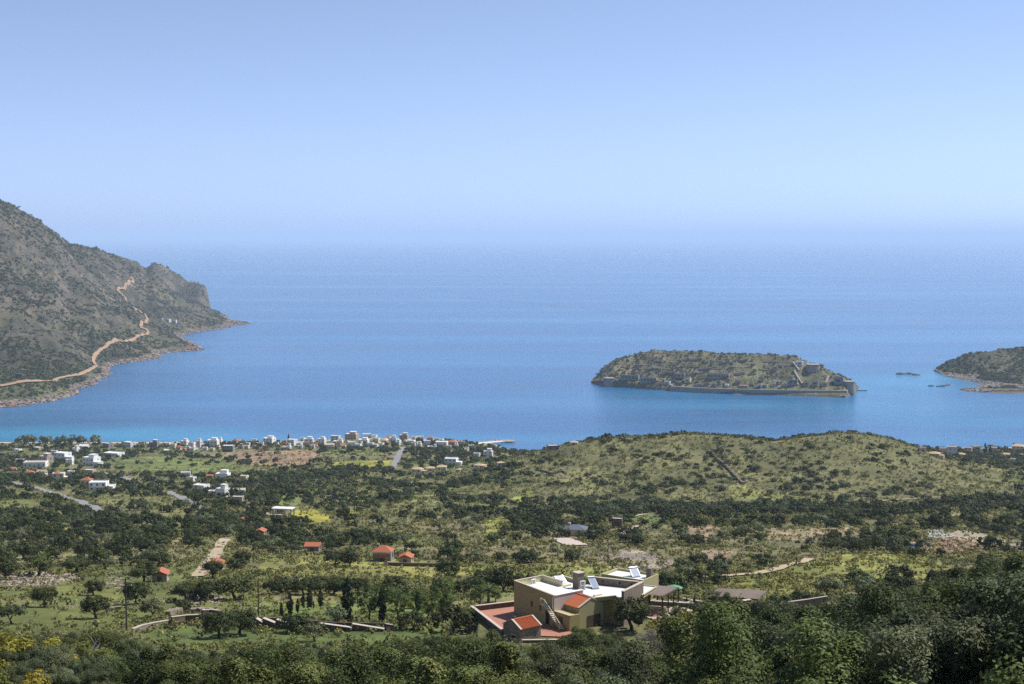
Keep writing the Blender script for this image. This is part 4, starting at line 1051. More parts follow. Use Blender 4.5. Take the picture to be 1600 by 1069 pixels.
for a in (
 # seafront, from the left
 (130,702,19,10,'pale','gable','pale gabled house behind the tamarisk trees on the shore',VG,{'roofmat':'pale','extra':'w'}),
 (167,700,18,9,'grey','flat','dark grey flat-roofed house right of the shore trees',VG,{'extra':'t'}),
 (201,699,22,10,'pale','flat','wide grey-white block by the turquoise shallows, first in the seafront row',VG,{'extra':'t'}),
 (222,698,10,9,'sand','flat','small beige house between the grey-white block and the dark house',VG,{}),
 (240,699,19,10,'grey','flat','dark house with beige upper floor right of the small beige one',VG,{'extra':'u'}),
 (270,701,12,9,'cream','flat','cream house at the left end of the white cluster with red domed roof',VG,{}),
 (279,703,12,9,'pink','hip','low house with small red hipped roof in front of the white cluster',VG,{}),
 (288,698,16,11,'white','flat','white terraced block behind the small red hipped roof',VG,{'extra':'u'}),
 (299,703,14,15,'white','flat','white house topped by a dull red tower roof',VG,{'extra':'r'}),
 (311,699,11,13,'white','flat','tall narrow white house right of the red tower roof',VG,{'extra':'bu'}),
 (332,699,24,14,'white','flat','tall bright white block with stepped terraces',VG,{'extra':'ub'}),
 (356,706,25,12,'grey','flat','dark grey unfinished block in front of the tall white one',VG,{'extra':'g'}),
 (368,694,12,11,'sand','hip','beige house with orange hipped roof and white annex',VG,{'extra':'w'}),
 (397,692,10,7,'white','flat','small white house above the ploughed field',VG,{}),
 (420,693,24,10,'white','flat','white and cream house with upper room above the ploughed field',VG,{'extra':'u'}),
 (444,696,11,10,'pink','flat','reddish fronted house left of the tall white house with the pine',VG,{}),
 (456,697,19,13,'white','flat','tall pale house below the single dark conifer',VG,{'extra':'b'}),
 (482,694,20,10,'white','flat','white terraced house right of the dark conifer',VG,{'extra':'u'}),
 (503,693,16,9,'white','flat','white house with dull pink upper wall behind the awning house',VG,{'extra':'u'}),
 (514,701,22,8,'cream','flat','low cream house with a red awning band along its front',VG,{'extra':'a'}),
 (524,689,19,10,'pale','flat','pinkish grey house left of the long dark building',VG,{'extra':'t'}),
 (549,687,27,11,'sand','flat','long dark beige building highest in the village skyline',VG,{'extra':'u'}),
 (573,684,19,7,'white','flat','bright white low building right of the long beige one',VG,{}),
 (549,698,17,9,'white','flat','white gabled cube in front of the long beige building',VG,{'extra':'w'}),
 (568,694,22,8,'white','flat','white stepped house in the middle of the village',VG,{'extra':'u'}),
 (588,692,14,9,'cream','flat','cream house left of the pink hipped one',VG,{'extra':'s'}),
 (602,693,13,10,'pink','hip','pink house with faded hipped roof in the middle of the village',VG,{'roofmat':'pink'}),
 (614,691,14,9,'white','flat','white house right of the pink hipped one',VG,{'extra':'u'}),
 (631,688,19,10,'sand','flat','beige block with white top above the straight road',VG,{'extra':'u'}),
 (642,694,18,7,'white','flat','low white house at the head of the straight road',VG,{'extra':'w'}),
 (657,687,14,6,'white','flat','small bright white house behind the low row',VG,{}),
 (673,689,15,9,'pale','hip','house with dull red roof behind the white row',VG,{}),
 (667,696,16,9,'pale','flat','pale block left end of the long white row',VG,{}),
 (690,697,26,8,'white','flat','long bright white row house with bright end wall',VG,{}),
 (706,696,22,11,'pink','hip','long red hipped roof house near the harbour',VG,{'extra':'g'}),
 (722,697,12,8,'sand','flat','beige house beside the harbour, right of the red hipped roof',VG,{}),
 (736,700,13,5,'pale','flat','low harbour building at the foot of the pier',VG,{}),
 (745,714,14,7,'pale','flat','left half of the grey-white ruin-like house below the pier',VG,{}),
 (763,714,20,11,'pale','flat','grey-white two-storey house with stepped roof below the pier',VG,{'extra':'u'}),
 (705,727,28,13,'white','flat','white house with butterfly roof above the tan roofed group',VG,{'extra':'w'}),
 (652,738,24,10,'pale','hip','first of three low tan hipped roof houses',VG,{'roofmat':'tile_p','extra':'w'}),
 (672,736,19,9,'pale','hip','second of three low tan hipped roof houses',VG,{'roofmat':'tile_p'}),
 (690,735,22,11,'pale','hip','third and tallest of three tan hipped roof houses',VG,{'roofmat':'tile_p'}),
 (717,737,11,5,'cream','hip','small tan roofed hut right of the three tan hipped roofs',VG,{'roofmat':'tile_p'}),
 (750,731,25,8,'white','hip','white walled house with broad tan roof below the pier',VG,{'roofmat':'tile_p','extra':'w'}),
 (782,727,15,7,'white','hip','small house with tan roof at the left foot of the round hill',VG,{'roofmat':'tile_p'}),
 # left slope
 (96,719,26,12,'white','flat','white house with dull red side wall among trees below the shore',HG,{'extra':'w'}),
 (70,727,22,15,'sand','flat','tan two-storey block above the long low white house',HG,{'extra':'u'}),
 (53,730,42,8,'white','flat','long low white house with sand coloured roof',HG,{'roofmat':'paving_l'}),
 (141,728,27,14,'white','flat','white house of two cubes left of the green field',HG,{'extra':'wu'}),
 (176,713,34,5,'white','flat','row of low white sheds above the green field',HG,{}),
 (44,743,17,9,'pale','hip','small pale house with orange roof, leftmost on the slope',HG,{'extra':'s'}),
 (64,745,17,12,'pale','gable','pale house with bright gable beside the small orange roof',HG,{'roofmat':'tile_p','extra':'s'}),
 (90,752,22,13,'cream','flat','cream and white house with small orange roof and white terrace',HG,{'extra':'rw'}),
 (134,757,20,12,'cream','hip','yellow house with orange roof just behind the big white one',HG,{}),
 (152,767,33,14,'white','flat','big white two-storey house with dark windows and balcony',HG,{'extra':'bw'}),
 (139,742,19,8,'sand','flat','plain tan flat-roofed shed left of the road stretch',HG,{}),
 (27,707,12,5,'white','flat','small white shed at the far left among olive trees',HG,{}),
 (58,704,16,5,'sand','flat','sandy low wall house by the beach on the far left',HG,{}),
 (289,745,18,7,'pale','flat','low white-roofed shed in the green fields',HG,{}),
 (327,747,12,6,'pink','gable','little house with red gable roof in the green fields',HG,{}),
 (347,749,25,9,'white','flat','white and grey house with yellow upper room in the fields',HG,{'extra':'u'}),
 (381,750,14,6,'cream','flat','low cream shed right of the house with the yellow upper room',HG,{}),
 (313,766,26,8,'white','flat','long low white house above the slanting road',HG,{}),
 (347,778,22,15,'white','flat','white stepped two-storey house with beige annex',HG,{'extra':'u'}),
 (372,774,24,9,'cream','flat','low cream house right of the stepped white one',HG,{}),
 (371,785,20,8,'sand','flat','beige flat-roofed annex in front of the cream house',HG,{'extra':'g'}),
 (384,817,22,8,'pale','hip','house with broad orange roof half hidden by trees beside a pole',HG,{}),
 (406,838,14,13,'sand','gable','small house with steep orange gable among dark trees',HG,{}),
 (488,862,27,13,'grey','gable','grey cottage with red gable roof left of the two-storey house',None,{'rot':-.05}),
 (598,877,36,27,'grey','hip','grey two-storey house with red hipped roof and orange balcony',None,{'extra':'bscR','rot':-.12}),
 (634,881,22,8,'sand','gable','low annex with pale orange roof beside the grey two-storey house',None,{'rot':-.1,'roofmat':'tile_h'}),
 (248,909,15,9,'sand','gable','orange roof of a hut between dark trees on the left',None,{}),
 (336,892,13,8,'sand','gable','small orange roofed hut right of the sandy track',None,{}),
 (900,838,42,19,'pink','hip','rose walled house with blue-grey hipped roof and orange ridges',None,{'roofmat':'slate','extra':'ws','rot':-.2}),
 (965,825,20,15,'stone_d','flat','dark stone box house with bright white roof',None,{'rot':-.2}),
 (864,704,22,8,'grey','flat','low dark house with white roof on the left shoulder of the round hill',None,{}),
 (897,695,15,6,'cream','hip','cream hut with tan pyramid roof on the skyline of the round hill',None,{'roofmat':'tile_p'}),
):
    px,py,wpx,hpx,wall,roof,label,grp,kw = a
    house(px,py,wpx,hpx,wall,roof,label,group=grp,**kw)
for px,py,wpx,hpx,wall,roof,label,ex in (
 (262,698,9,7,'white','flat','small white house just left of the cream cluster end',''),(293,704,10,7,'pale','flat','small pale house under the white house with the red tower roof',''),(305,702,9,8,'white','gable','narrow gabled white house between the red tower and the tall narrow one',''),
 (320,704,11,6,'white','flat','low white annex before the tall bright white block',''),(343,694,11,9,'white','flat','white cube behind the dark grey unfinished block','u'),(378,695,12,8,'white','flat','white cube right of the orange hipped roof','t'),(387,697,9,6,'cream','flat','little cream house left of the ploughed field',''),
 (408,697,10,7,'pale','flat','pale low house before the white and cream house',''),(431,697,11,7,'white','flat','low white house between the cream one and the reddish front',''),(468,698,11,7,'white','flat','low white house at the foot of the dark conifer house',''),(472,689,9,6,'pale','flat','pale house peeping over the white terraced house',''),
 (492,698,12,6,'white','gable','white gabled house left of the awning house',''),(531,695,13,8,'white','flat','white cube under the pinkish grey house','u'),(537,701,10,6,'cream','flat','small cream house right of the awning house',''),(560,699,12,6,'white','flat','low white house right of the gabled cube','w'),
 (579,698,13,7,'pale','flat','pale low house below the white stepped house',''),(585,685,11,6,'white','flat','small white house on the skyline right of the bright low building',''),(596,698,10,7,'white','flat','small white house before the pink hipped one','t'),(607,685,10,6,'pale','hip','small faded roof on the skyline above the pink house',''),
 (622,696,11,7,'white','flat','white house just left of the straight road head','u'),(647,687,10,6,'white','flat','small white cube behind the low white house',''),(682,690,10,6,'white','flat','small white house over the long white row',''),(712,701,12,6,'sand','flat','sandy low house before the long red roof',''),(728,704,13,5,'white','flat','low white house right below the harbour',''),
 (118,707,12,7,'white','flat','white cube below the tamarisks','u'),(84,711,11,7,'pale','flat','pale house right of the tan two-storey block',''),(108,726,13,8,'white','flat','white cube between the red-sided house and the two cubes','u'),(30,724,14,6,'pale','flat','pale low house left of the long white one',''),(18,736,13,7,'white','hip','white house with red roof at the left edge',''),
 (110,744,12,8,'white','flat','white cube above the cream and white house',''),(174,765,14,7,'cream','flat','cream annex right of the big white house',''),(300,752,11,6,'white','flat','small white shed left of the house with the yellow upper room',''),(330,775,10,8,'white','flat','small white cube left of the stepped white house','')):
    house(px,py,wpx,hpx,wall,roof,label,group=VG if py < 705 else HG,extra=ex)
gv = random.Random(21)
for k in range(42):
    px = 262+k*11.3+gv.uniform(-4,4); py = np.interp(px,[262,330,400,470,540,600,660,740],[703,703,698,700,695,696,698,704])+gv.choice([-7,-4,-2,0,1.5,3])
    part = 'left' if k < 14 else 'middle' if k < 28 else 'harbour'
    house(px,py,gv.uniform(7,12),gv.uniform(4.5,7.5),gv.choice(['white','white','white','pale','cream','sand']),gv.choice(['flat','flat','flat','gable','hip']),'small low house filling the %s part of the seafront' % part,group=VG,extra=gv.choice(['','t','u','']),roofmat=gv.choice([None,'tile_p','deck']))
RG = 'pink resort houses on the right shore'
for i,(px,py,wpx,hpx,wall,roof,label,ex) in enumerate((
 (1442,706,14,5,'pink','flat','leftmost low pink house beside the mast on the right shore',''),
 (1462,714,20,9,'pink','hip','pink house with pale tiled roof lowest at the left of the resort','w'),
 (1474,707,13,7,'pink','flat','pink house behind the lowest tiled one','' ),
 (1489,711,17,14,'pale','flat','tall greyish block in the middle of the resort','' ),
 (1503,714,15,7,'pink','hip','low tiled pink house right of the tall greyish block',''),
 (1514,708,14,9,'pink','flat','pink house above the dark trees of the resort',''),
 (1527,704,15,7,'pink','flat','pale pink flat house on the resort skyline',''),
 (1539,711,14,11,'white','flat','white and pink house between dark cypresses','' ),
 (1553,705,16,6,'pink','flat','pink house right of the tall cypress',''),
 (1574,714,12,7,'white','gable','small white gabled chapel-like house on the right',''),
 (1593,705,22,12,'pink','hip','large brown walled house with pale tiled roof at the right edge','' ),
 (1584,722,10,4,'white','flat','low white wall house near the right edge',''),
)):
    house(px,py,wpx,hpx,wall,roof,label,group=RG,extra=ex,roofmat='tile_p' if roof != 'flat' else 'paving_l')
for i,(px,py,wpx,hpx,label) in enumerate(((253,500,5,3,'leftmost white house of the three on the mountain shore'),(263,502.5,8,4,'middle white house of the three on the mountain shore'),(273,504,6,4,'rightmost white house of the three on the mountain shore'))):
    house(px,py,wpx,hpx,'white','flat',label,group='white houses on the mountain shore',dmin=1900,rot=-.9+.35*i)
house(29,590,13,6,'stone_d','flat','small dark stone ruin on the lower mountain slope',dmin=1900,roofmat='rock')

# open concrete frame with flat roof near the yellow flowers
p = G(443,806); o = tag(empty('concrete_shelter',(p.x,p.y,p.z),-.2),'grey open concrete shelter with flat roof beside the yellow flowers','shelter')
for x in (-4.6,0,4.6):
    for y in (-2.2,2.2): block(o,'pillar','grey',x,y,-1,.5,.5,4.6)
block(o,'roof_slab','pale',0,0,3.603,10.4,5.4,.4); block(o,'lower_slab','sand',-3.5,-3.6,1.2,9,4,.3); block(o,'lower_wall','grey',-3.5,-3.6,-1,8.4,3.4,2.19); NO_TREES.append((p.x,p.y,8)); NO_TREES.append((p.x,p.y-8,6))

# pier
pp = [S0(738,695),S0(760,693.5),S0(780,691.5),S0(795,690.5)]
pier = tag(empty('pier',(pp[0][0],pp[0][1],0)),'stone harbour pier reaching into the bay at the end of the village','pier')
b = MB(); q = [(v[0]-pp[0][0],v[1]-pp[0][1]) for v in pp]
for s,e in zip(q[:-1],q[1:]): b.prism(wallseg(s,e,9),-2,1.6)
b.build('deck',M['pale'],pier)
g = random.Random(4)
for s,e in zip(q[:-1],q[1:]):
    for k in range(7):
        t = (k+.5)/7; n_ = rock_mesh('armour_rock',g.randint(0,999),M['rock']); r_ = link('armour_rock',n_,None,pier,(s[0]*(1-t)+e[0]*t-1,s[1]*(1-t)+e[1]*t+5.5,1.1)); r_.scale = (5,5,5)
b = MB(); b.tube([(q[-1][0],q[-1][1],-2),(q[-1][0],q[-1][1],1.65)],[8,8],12); b.build('pier_head',M['rock'],pier)

# digger on the ploughed field
p = G(407,706); o = tag(empty('excavator',(p.x,p.y,p.z+.1),.6),'orange excavator working on the ploughed field','excavator')
for s in (-1,1): pb(o,'track','dark',lambda m: m.prism([(-2,s*1.1-.3),(2,s*1.1-.3),(2,s*1.1+.3),(-2,s*1.1+.3)],0,.9))
pb(o,'cab','orange_paint',lambda m: (m.box(-2,1.2,-1.2,1.2,.95,2.1), m.box(.1,1.5,-1.15,.1,2.1,3.3))); pb(o,'window','glass',lambda m: m.box(.3,1.53,-1.18,-.2,2.3,3.1))
pb(o,'boom','orange_paint',lambda m: (m.bar((1,.5,1.8),(4.2,.5,4.6),.45), m.bar((4.2,.5,4.6),(6.4,.5,2.2),.35))); pb(o,'bucket','grey',lambda m: m.box(5.9,7,0,1,.9,2.1)); NO_TREES.append((p.x,p.y,7))
# parked blue car by the rubble
p = G(1430,857); o = tag(empty('parked_car',(p.x,p.y,p.z),.5),'dark blue car parked among bushes left of the rubble mound','car')
pb(o,'body','blue_paint',lambda m: (m.prism([(-2.1,-.85),(2.1,-.85),(2.1,.85),(-2.1,.85)],.35,.95), m.prism([(-1.5,-.75),(.8,-.75),(.8,.75),(-1.5,.75)],.95,1.5))); pb(o,'window','glass',lambda m: m.box(-1.3,.6,-.77,-.755,1.0,1.4))
for x in (-1.3,1.3):
    for s in (-1,1): pb(o,'wheel','dark',lambda m: m.tube([(x,s*.7,.33),(x,s*.9,.33)],[.33,.33],10))
NO_TREES.append((p.x,p.y,5)); NO_TREES.append((p.x,p.y-8,4))

# poles
def pole(px, py, hpx, label, arms=1, r=.14, dmin=45.0):
    p = G(px,py,dmin); h = hpx*p.y/F
    o = tag(empty('utility_pole',(p.x,p.y,p.z)),label,'pole','utility poles')
    pb(o,'shaft','pole',lambda m: m.tube([(0,0,-1),(0,0,h)],[r,r*.7],7))
    for k in range(arms):
        z = h-.35-k*1.1; pb(o,'crossarm','pole' if k else 'metal',lambda m: m.bar((-1.0,0,z),(1.0,.25,z),.12))
        for x in (-.9,0,.9): pb(o,'insulator','plastic',lambda m: m.tube([(x,x*.12,z+.06),(x,x*.12,z+.3)],[.06,.05],6))
    return o
pole(198,985,85,'tall dark utility pole with crossarms in the left meadow',2,.17)
pole(404,964,60,'plain brown utility pole behind the low terrace walls',0,.15)
pole(391,814,27,'pale utility pole beside the broad orange roof',0,.16)
pole(1436,706,13,'thin mast left of the pink resort houses',0,.25)
pole(255,701,13,'thin dark pole between the dark house and the white cluster',0,.25)
pole(511,694,12,'thin pole rising right of the awning house',0,.22)
pole(950,875,34,'thin pole on the stony ground beyond the villa',1,.13)
pole(1245,880,26,'thin pole on the grassy slope above the track',1,.13)
pole(1290,872,26,'thin pole between bushes right of the one above the track',1,.13)
pole(1575,850,24,'thin pole beside the beige road at the right edge',0,.15)
pole(352,977,28,'short grey post above the curved meadow wall',0,.06)

# walls in the meadow and below the cypresses
def gwall(label, pts, h, th=.4, mat='stone', **kw):
    P = [G(*q) for q in pts]; return lowwall(label,[(p.x,p.y,p.z+h) for p in P],h,th,mat,base=1.5,**kw)
gwall('low curved meadow wall with pale top on the left',[(207,990),(222,984),(240,980),(264,976)],.75)
gwall('taller straight meadow wall with pale top beside the curved one',[(268,976),(290,973),(314,972)],1.3,.4,'stone_d')
gwall('highest step of the meadow wall behind the round olive trees',[(316,972),(330,971),(345,973)],2.1,.4,'stone_d')
for i,(x0,y0,x1,y1) in enumerate(((399,965,411,972),(412,966,432,974),(433,968,450,974),(500,974,550,981),(551,975,600,983),(602,975,614,977))):
    a = at_z(x0,y0,188.6); c = at_z(x1,y1,188.1)
    lowwall(['first','second','third','fourth','fifth','sixth'][i]+' of six dark brown terrace walls with pale sloping tops below the cypresses',[(a[0],a[1],a[2]),(c[0],c[1],c[2])],2.4,.6,'stone_d',group='stepped terrace walls')
    pe = MB(); n_ = (a-c); 
lowwall('long brown back wall of the stepped terraces',[tuple(at_z(398,963.5,188.0)),tuple(at_z(455,967,187.6)),tuple(at_z(520,972,187.4)),tuple(at_z(614,974,187.4))],1.4,.3,'stone_d',cop=False)
gwall('brown boundary wall right of the grey cottage',[(507,866),(530,870),(560,874)],1.4,.4,'stone_d',cop=False)
gwall('long low brown wall right of the two-storey house annex',[(600,884),(640,885),(695,886)],1.0,.5,'stone_d',cop=False)
# dry stone wall running down the round hill
def dry_wall(label, pts, h=1.5, th=1.2):
    P = [G(*q) for q in pts]; V = []; rows = []
    L = []
    for a,c in zip(P[:-1],P[1:]):
        k = max(2,int((c-a).length/1.2))
        L += [a.lerp(c,j/k) for j in range(k)]
    g = random.Random(len(label)); b = MB(); o = P[0]
    for i in range(len(L)-1):
        p,q = L[i],L[i+1]; t = th*g.uniform(.8,1.2); hh = h*g.uniform(.75,1.2)
        b.prism(wallseg((p.x-o.x,p.y-o.y),(q.x-o.x,q.y-o.y),t),-1.2+min(p.z,q.z)-o.z,hh+hz(p.x,p.y)-o.z)
    w_ = b.build('dry_stone_wall',M['stone'],None,(o.x,o.y,o.z)); return tag(w_,label,'wall')
dry_wall('dry stone wall running down the middle of the round hill',[(1110,708),(1122,719),(1135,730),(1146,742),(1162,758)],1.6,1.8)
dry_wall('low stone enclosure wall on the left flank of the round hill',[(845,736),(862,741),(880,737),(885,741)],1.3,1.4)
dry_wall('low dry stone wall crossing the left meadow',[(166,955),(180,953),(198,952)],.6,.8)
dry_wall('tumbled stone wall in the middle of the left meadow',[(262,962),(285,957),(312,956),(338,958)],.8,1.1)
dry_wall('short tumbled stone wall behind the clump of meadow olives',[(292,940),(310,938),(345,936)],.9,1.2)

# thin leaning stakes of the fence below the terrace
for i,(px,py) in enumerate(((738,1000),(746,998),(773,996),(1005,985),(706,996),(714,1003))):
    p = at_z(px,py,188.0+ (0 if i < 3 else -.2)); o = MB(); o.tube([(0,0,-3.0),(.25 if i%2 else 0,0,1.5)],[.05,.045],6)
    tag(o.build('fence_post',M['metal'],None,tuple(p)),'thin grey fence stake in the bushes below the terrace wall' if i != 3 else 'thin grey stake beside the lone garden tree','fence post','fence stakes' if i != 3 else None)

# ------------------------------------------------------------------ the fortress island: walls, bastions, ruins
def iso(px, py): return G(px, py, 1900)
fw = tag(empty('fortress_wall',tuple(S0(1048,611))),'long grey stone sea wall along the front of the island','wall'); fo = Vector(S0(1048,611))
def fortseg(pts, th, base, name='rampart'):
    b = MB()
    for (p,z0),(q,z1) in zip(pts[:-1],pts[1:]):
        P = wallseg((p[0]-fo.x,p[1]-fo.y),(q[0]-fo.x,q[1]-fo.y),th)
        b.prism(P,[base]*4,[z0,z1,z1,z0])
    return b.build(name,M['fort'],fw)
def fp(px, py, z): 
    d = CAM_H/tan_at(py); return (at_d(px,py,d)[0],at_d(px,py,d)[1]),z
fortseg([fp(958,602.5,14),fp(985,604,10.5),fp(1015,607,8.5),fp(1047,609.5,7.8)],4,-2)
fortseg([fp(1048.5,611,8.2),fp(1100,614,8),fp(1180,616.8,8.6),fp(1255,618.5,9),fp(1321,619.6,9.4)],4,-2)
fortseg([fp(1321,619.4,9.5),fp(1332,613,9.4)],4,-2)
fortseg([fp(1047.3,610.8,10.2),fp(1049.5,609.6,10.2)],5,-2,'corner_tower')
def bastion(px, py, rpx, hm, label):
    p = iso(px,py); r = rpx*p.y/F
    o = tag(empty('bastion',tuple(p)),label,'bastion','island bastions')
    pb(o,'drum','fort',lambda m: m.tube([(0,0,-8),(0,0,hm)],[r*1.1,r*.96],18)); pb(o,'parapet','fort',lambda m: m.tube([(0,0,hm+.003),(0,0,hm+1.4)],[r*1.02,r*1.02],18))
bastion(1270,577,11,7,'round upper bastion on the right shoulder of the island')
bastion(1326,606,10,9.5,'large round bastion at the right tip of the island')
bastion(952,598,9,7,'dark low bastion at the left end of the island wall')
RU = 'roofless stone ruins on the island'
def ruin(px, py, wpx, hpx, label, win=0, mat='fort', rot=-.3, group=RU, roof=None):
    p = iso(px,py); sc_ = p.y/F; w = wpx*sc_; h = hpx*sc_; d = max(5,min(9,w*.6)); g = random.Random(int(px*7+py))
    o = tag(empty('ruined_house',(p.x,p.y+d*.4,p.z),rot),label,'ruin',group); t = .7
    for nm,x,y,a,b_,k in (('front_wall',0,-d/2,w,t,1),('back_wall',0,d/2,w,t,g.uniform(.8,1.2)),('side_wall',-w/2+t/2,0,t,d-t,g.uniform(.6,1)),('side_wall',w/2-t/2,0,t,d-t,g.uniform(.8,1.25))): block(o,nm,mat,x,y,-3,a,b_,3+h*k)
    for k in range(win): block(o,'window_opening','dark',w*((k+.5)/win-.5),-d/2-t/2-.03,h*.35,w/win*.42,.08,h*.36)
    if win == 0: block(o,'doorway','dark',0,-d/2-t/2-.03,0,1.4,.08,h*.6)
    if roof: block(o,'roof',roof,0,0,h*1.02,w*1.02,d*1.02,.5)
    return o
ruin(985,594,28,8,'long two-storey ruin with dark windows, left of two by the island wall',5)
ruin(1014,598,26,8,'long two-storey ruin with dark windows, right of two by the island wall',5)
ruin(1123,592,34,8,'long pale barrack ruin with many windows in the middle of the island',8)
ruin(1062,591,18,7,'brown ruin halfway between the long ruins and the barrack',3)
ruin(1136,605,6,4,'small bright white hut behind the island wall',0,'white',group=None,roof='deck')
ruin(1162,606,14,3,'low hut with orange roof behind the island wall',0,'fort',group=None,roof='tile')
ruin(1212,577,7,4,'little pinkish ruin high on the island slope',1,'sand')
ruin(1274,603,10,7,'square pale ruin near the right end of the wall',1)
ruin(1250,571,10,6,'white walled ruin below the upper bastion',1,'white')
ruin(1311,600,15,10,'dark walled barrack beside the right bastion',1,'grey')
ruin(1240,601,14,8,'dark ruin between the two bright ramps',2,'grey')
gi = random.Random(12); kr = 0
ORD = 'first second third fourth fifth sixth seventh eighth ninth tenth eleventh twelfth thirteenth fourteenth fifteenth sixteenth seventeenth eighteenth nineteenth twentieth twenty-first twenty-second twenty-third twenty-fourth twenty-fifth twenty-sixth'.split()
for k in range(26):
    px = 1032+k*10.3+gi.uniform(-3,3); py = 602.5+gi.uniform(-6.5,2.5)+ (px-1032)*.012
    if any(abs(px-q) < 9 for q in (1062,1136,1162,1274,1311,1240)): continue
    kr += 1
    ruin(px,py,gi.uniform(5,10),gi.uniform(3.5,6),'%s small roofless ruin counted from the left behind the island sea wall' % ORD[kr-1],1 if gi.random() > .5 else 0,gi.choice(['fort','cream','sand','pale','pale']),gi.uniform(-.6,.2))
def ramp(pts, label):
    P = [iso(*q) for q in pts]; o = P[0]; b = MB()
    for p,q in zip(P[:-1],P[1:]): b.prism(wallseg((p.x-o.x,p.y-o.y),(q.x-o.x,q.y-o.y),2.6),[p.z-o.z-4,q.z-o.z-4]+[q.z-o.z-4,p.z-o.z-4],[p.z-o.z+2.2,q.z-o.z+2.2,q.z-o.z+2.2,p.z-o.z+2.2])
    tag(b.build('rampart_wall',M['fort'],None,tuple(o)),label,'wall','bright ramps on the island')
ramp([(1239,567),(1249,580)],'short bright rampart below the upper bastion of the island')
ramp([(1241,581),(1247,591),(1254,601)],'long bright rampart running down to the island wall')
ramp([(1241,594),(1248,603)],'bright rampart just left of the long one')
ramp([(1295,589),(1290,600)],'bright zigzag wall near the right bastion')
jt = at_z(1346,610.5,0); b = MB(); b.box(-9,9,-2,2,-3,1.2); tag(b.build('jetty',M['grey'],None,tuple(jt),.1),'small dark jetty at the right tip of the island','jetty')
gs = random.Random(5)
for i,(px,py,n_,rx,lab) in enumerate(((1413,584.5,5,9,'dark rock islet beyond the channel, right of the fortress island'),(1432,586,2,4,'tiny dark rock right of the rock islet'),(1462,603.5,6,12,'low chain of dark rocks off the headland'),(1480,602,2,4,'small dark rock at the end of the low chain'))):
    p = S0(px,py); o = tag(empty('sea_rock',tuple(p)),lab,'rock','rocks in the channel')
    for k in range(n_):
        r_ = link('rock', rock_mesh('rock',40+i*10+k,M['rock_d']),None,o,(gs.uniform(-rx,rx),gs.uniform(-4,4),.3)); s = gs.uniform(5,11); r_.scale = (s*1.6,s,s*.75)

# terrace walls on the island slope
TW = ['low','long','short','broken','pale','grey']
for k,(px,py,l,lab) in enumerate(((1000,572,22,'upper left'),(1035,566,26,'upper middle'),(1075,563,30,'highest'),(1115,566,30,'upper, below the crest'),(1160,565,34,'upper, right of the crest middle'),(1205,566,26,'upper right'),(1030,578,28,'third row left'),(1070,574,30,'third row middle'),(1110,577,36,'middle of the slope'),(1155,575,34,'middle row right of centre'),(1200,578,30,'middle row right'),(1045,585,30,'lower left, above the brown ruin'),(1085,584,26,'lower, left of the barrack'),(1165,585,34,'lower, right of the barrack'),(1210,588,28,'lower right'),(990,583,24,'lower left, above the long ruins'),(1135,570,22,'small, near the crest'),(1225,572,20,'rightmost, near the bright ramps'))):
    a = iso(px-l/2,py+.6); c = iso(px+l/2,py-.4); n_ = 8; b = MB(); g = random.Random(k)
    for j in range(n_):
        p,q = a.lerp(c,j/n_),a.lerp(c,(j+.93)/n_); zt = max(hz(p.x,p.y),hz(q.x,q.y)); hh = g.uniform(1.2,2.2)
        if g.random() < .15: continue
        b.prism(wallseg((p.x-a.x,p.y-a.y),(q.x-a.x,q.y-a.y),1.4),zt-a.z-3,zt-a.z+hh)
    tag(b.build('terrace_wall',M['fort'],None,tuple(a)),'%s stone terrace wall on the island slope, %s' % (TW[k%6],lab),'wall','terrace walls on the island')

# ------------------------------------------------------------------ named trees
def htree(px, py, hpx, key, label, name='carob_tree', group=None, i=0, wide=1.0):
    p = G(px,py); pair = SRC[key][i % len(SRC[key])]; s = hpx*p.y/F/4.9
    NO_TREES.append((p.x,p.y,2.2*s)); NO_TREES.append((p.x,p.y-7,3.0*s))
    o = tree(name,pair,(p.x,p.y,p.z-.05),s*wide,random.Random(int(px)).uniform(0,6.28),label,'tree',group,1/wide)
    return o
FT = 'lone trees in the left meadow'
for k,(px,py,h,lab,wd) in enumerate((
 (70,949,36,'single round dark tree with bare trunk in the left meadow casting a shadow',1.0),
 (146,930,24,'low spreading tree at the top of the left meadow',1.25),
 (150,966,38,'leaning rounded tree right of the single round one in the left meadow',1.1),
 (213,944,34,'tree standing just behind the tall utility pole',1.15),
 (290,940,30,'left tree of the olive clump in the meadow with visible trunks',1.2),
 (322,939,32,'right tree of the olive clump in the meadow with visible trunks',1.3),
 (368,938,40,'big dense tree right of the olive clump in the meadow',1.4),
 (342,997,42,'left of two olive trees before the highest wall step',1.15),
 (374,992,40,'right of two olive trees before the highest wall step',1.25),
 (238,965,30,'grey twiggy tree right of the tall utility pole',1.2),
 (18,975,34,'pale bushy tree at the left edge of the meadow',1.2),
 (286,957,20,'small round bush tree inside the meadow between stone walls',1.1),
 (120,896,26,'broad tree with visible trunk above the rubble bank on the left',1.5),
 (60,900,36,'tall dark double tree above the rubble bank on the left',1.3),
 (8,905,36,'dark tree at the left edge above the rubble bank',1.3),
 (225,912,34,'round dark tree beside the orange hut roof on the left',1.25),
 (332,903,28,'small neat tree at the foot of the sandy track',1.1))):
    htree(px,py,h,'field' if k not in (9,10) else 'olive_mid',lab,'olive_tree' if k in (4,5,7,8,9,10) else 'carob_tree',FT if k < 12 else None,k,wd)
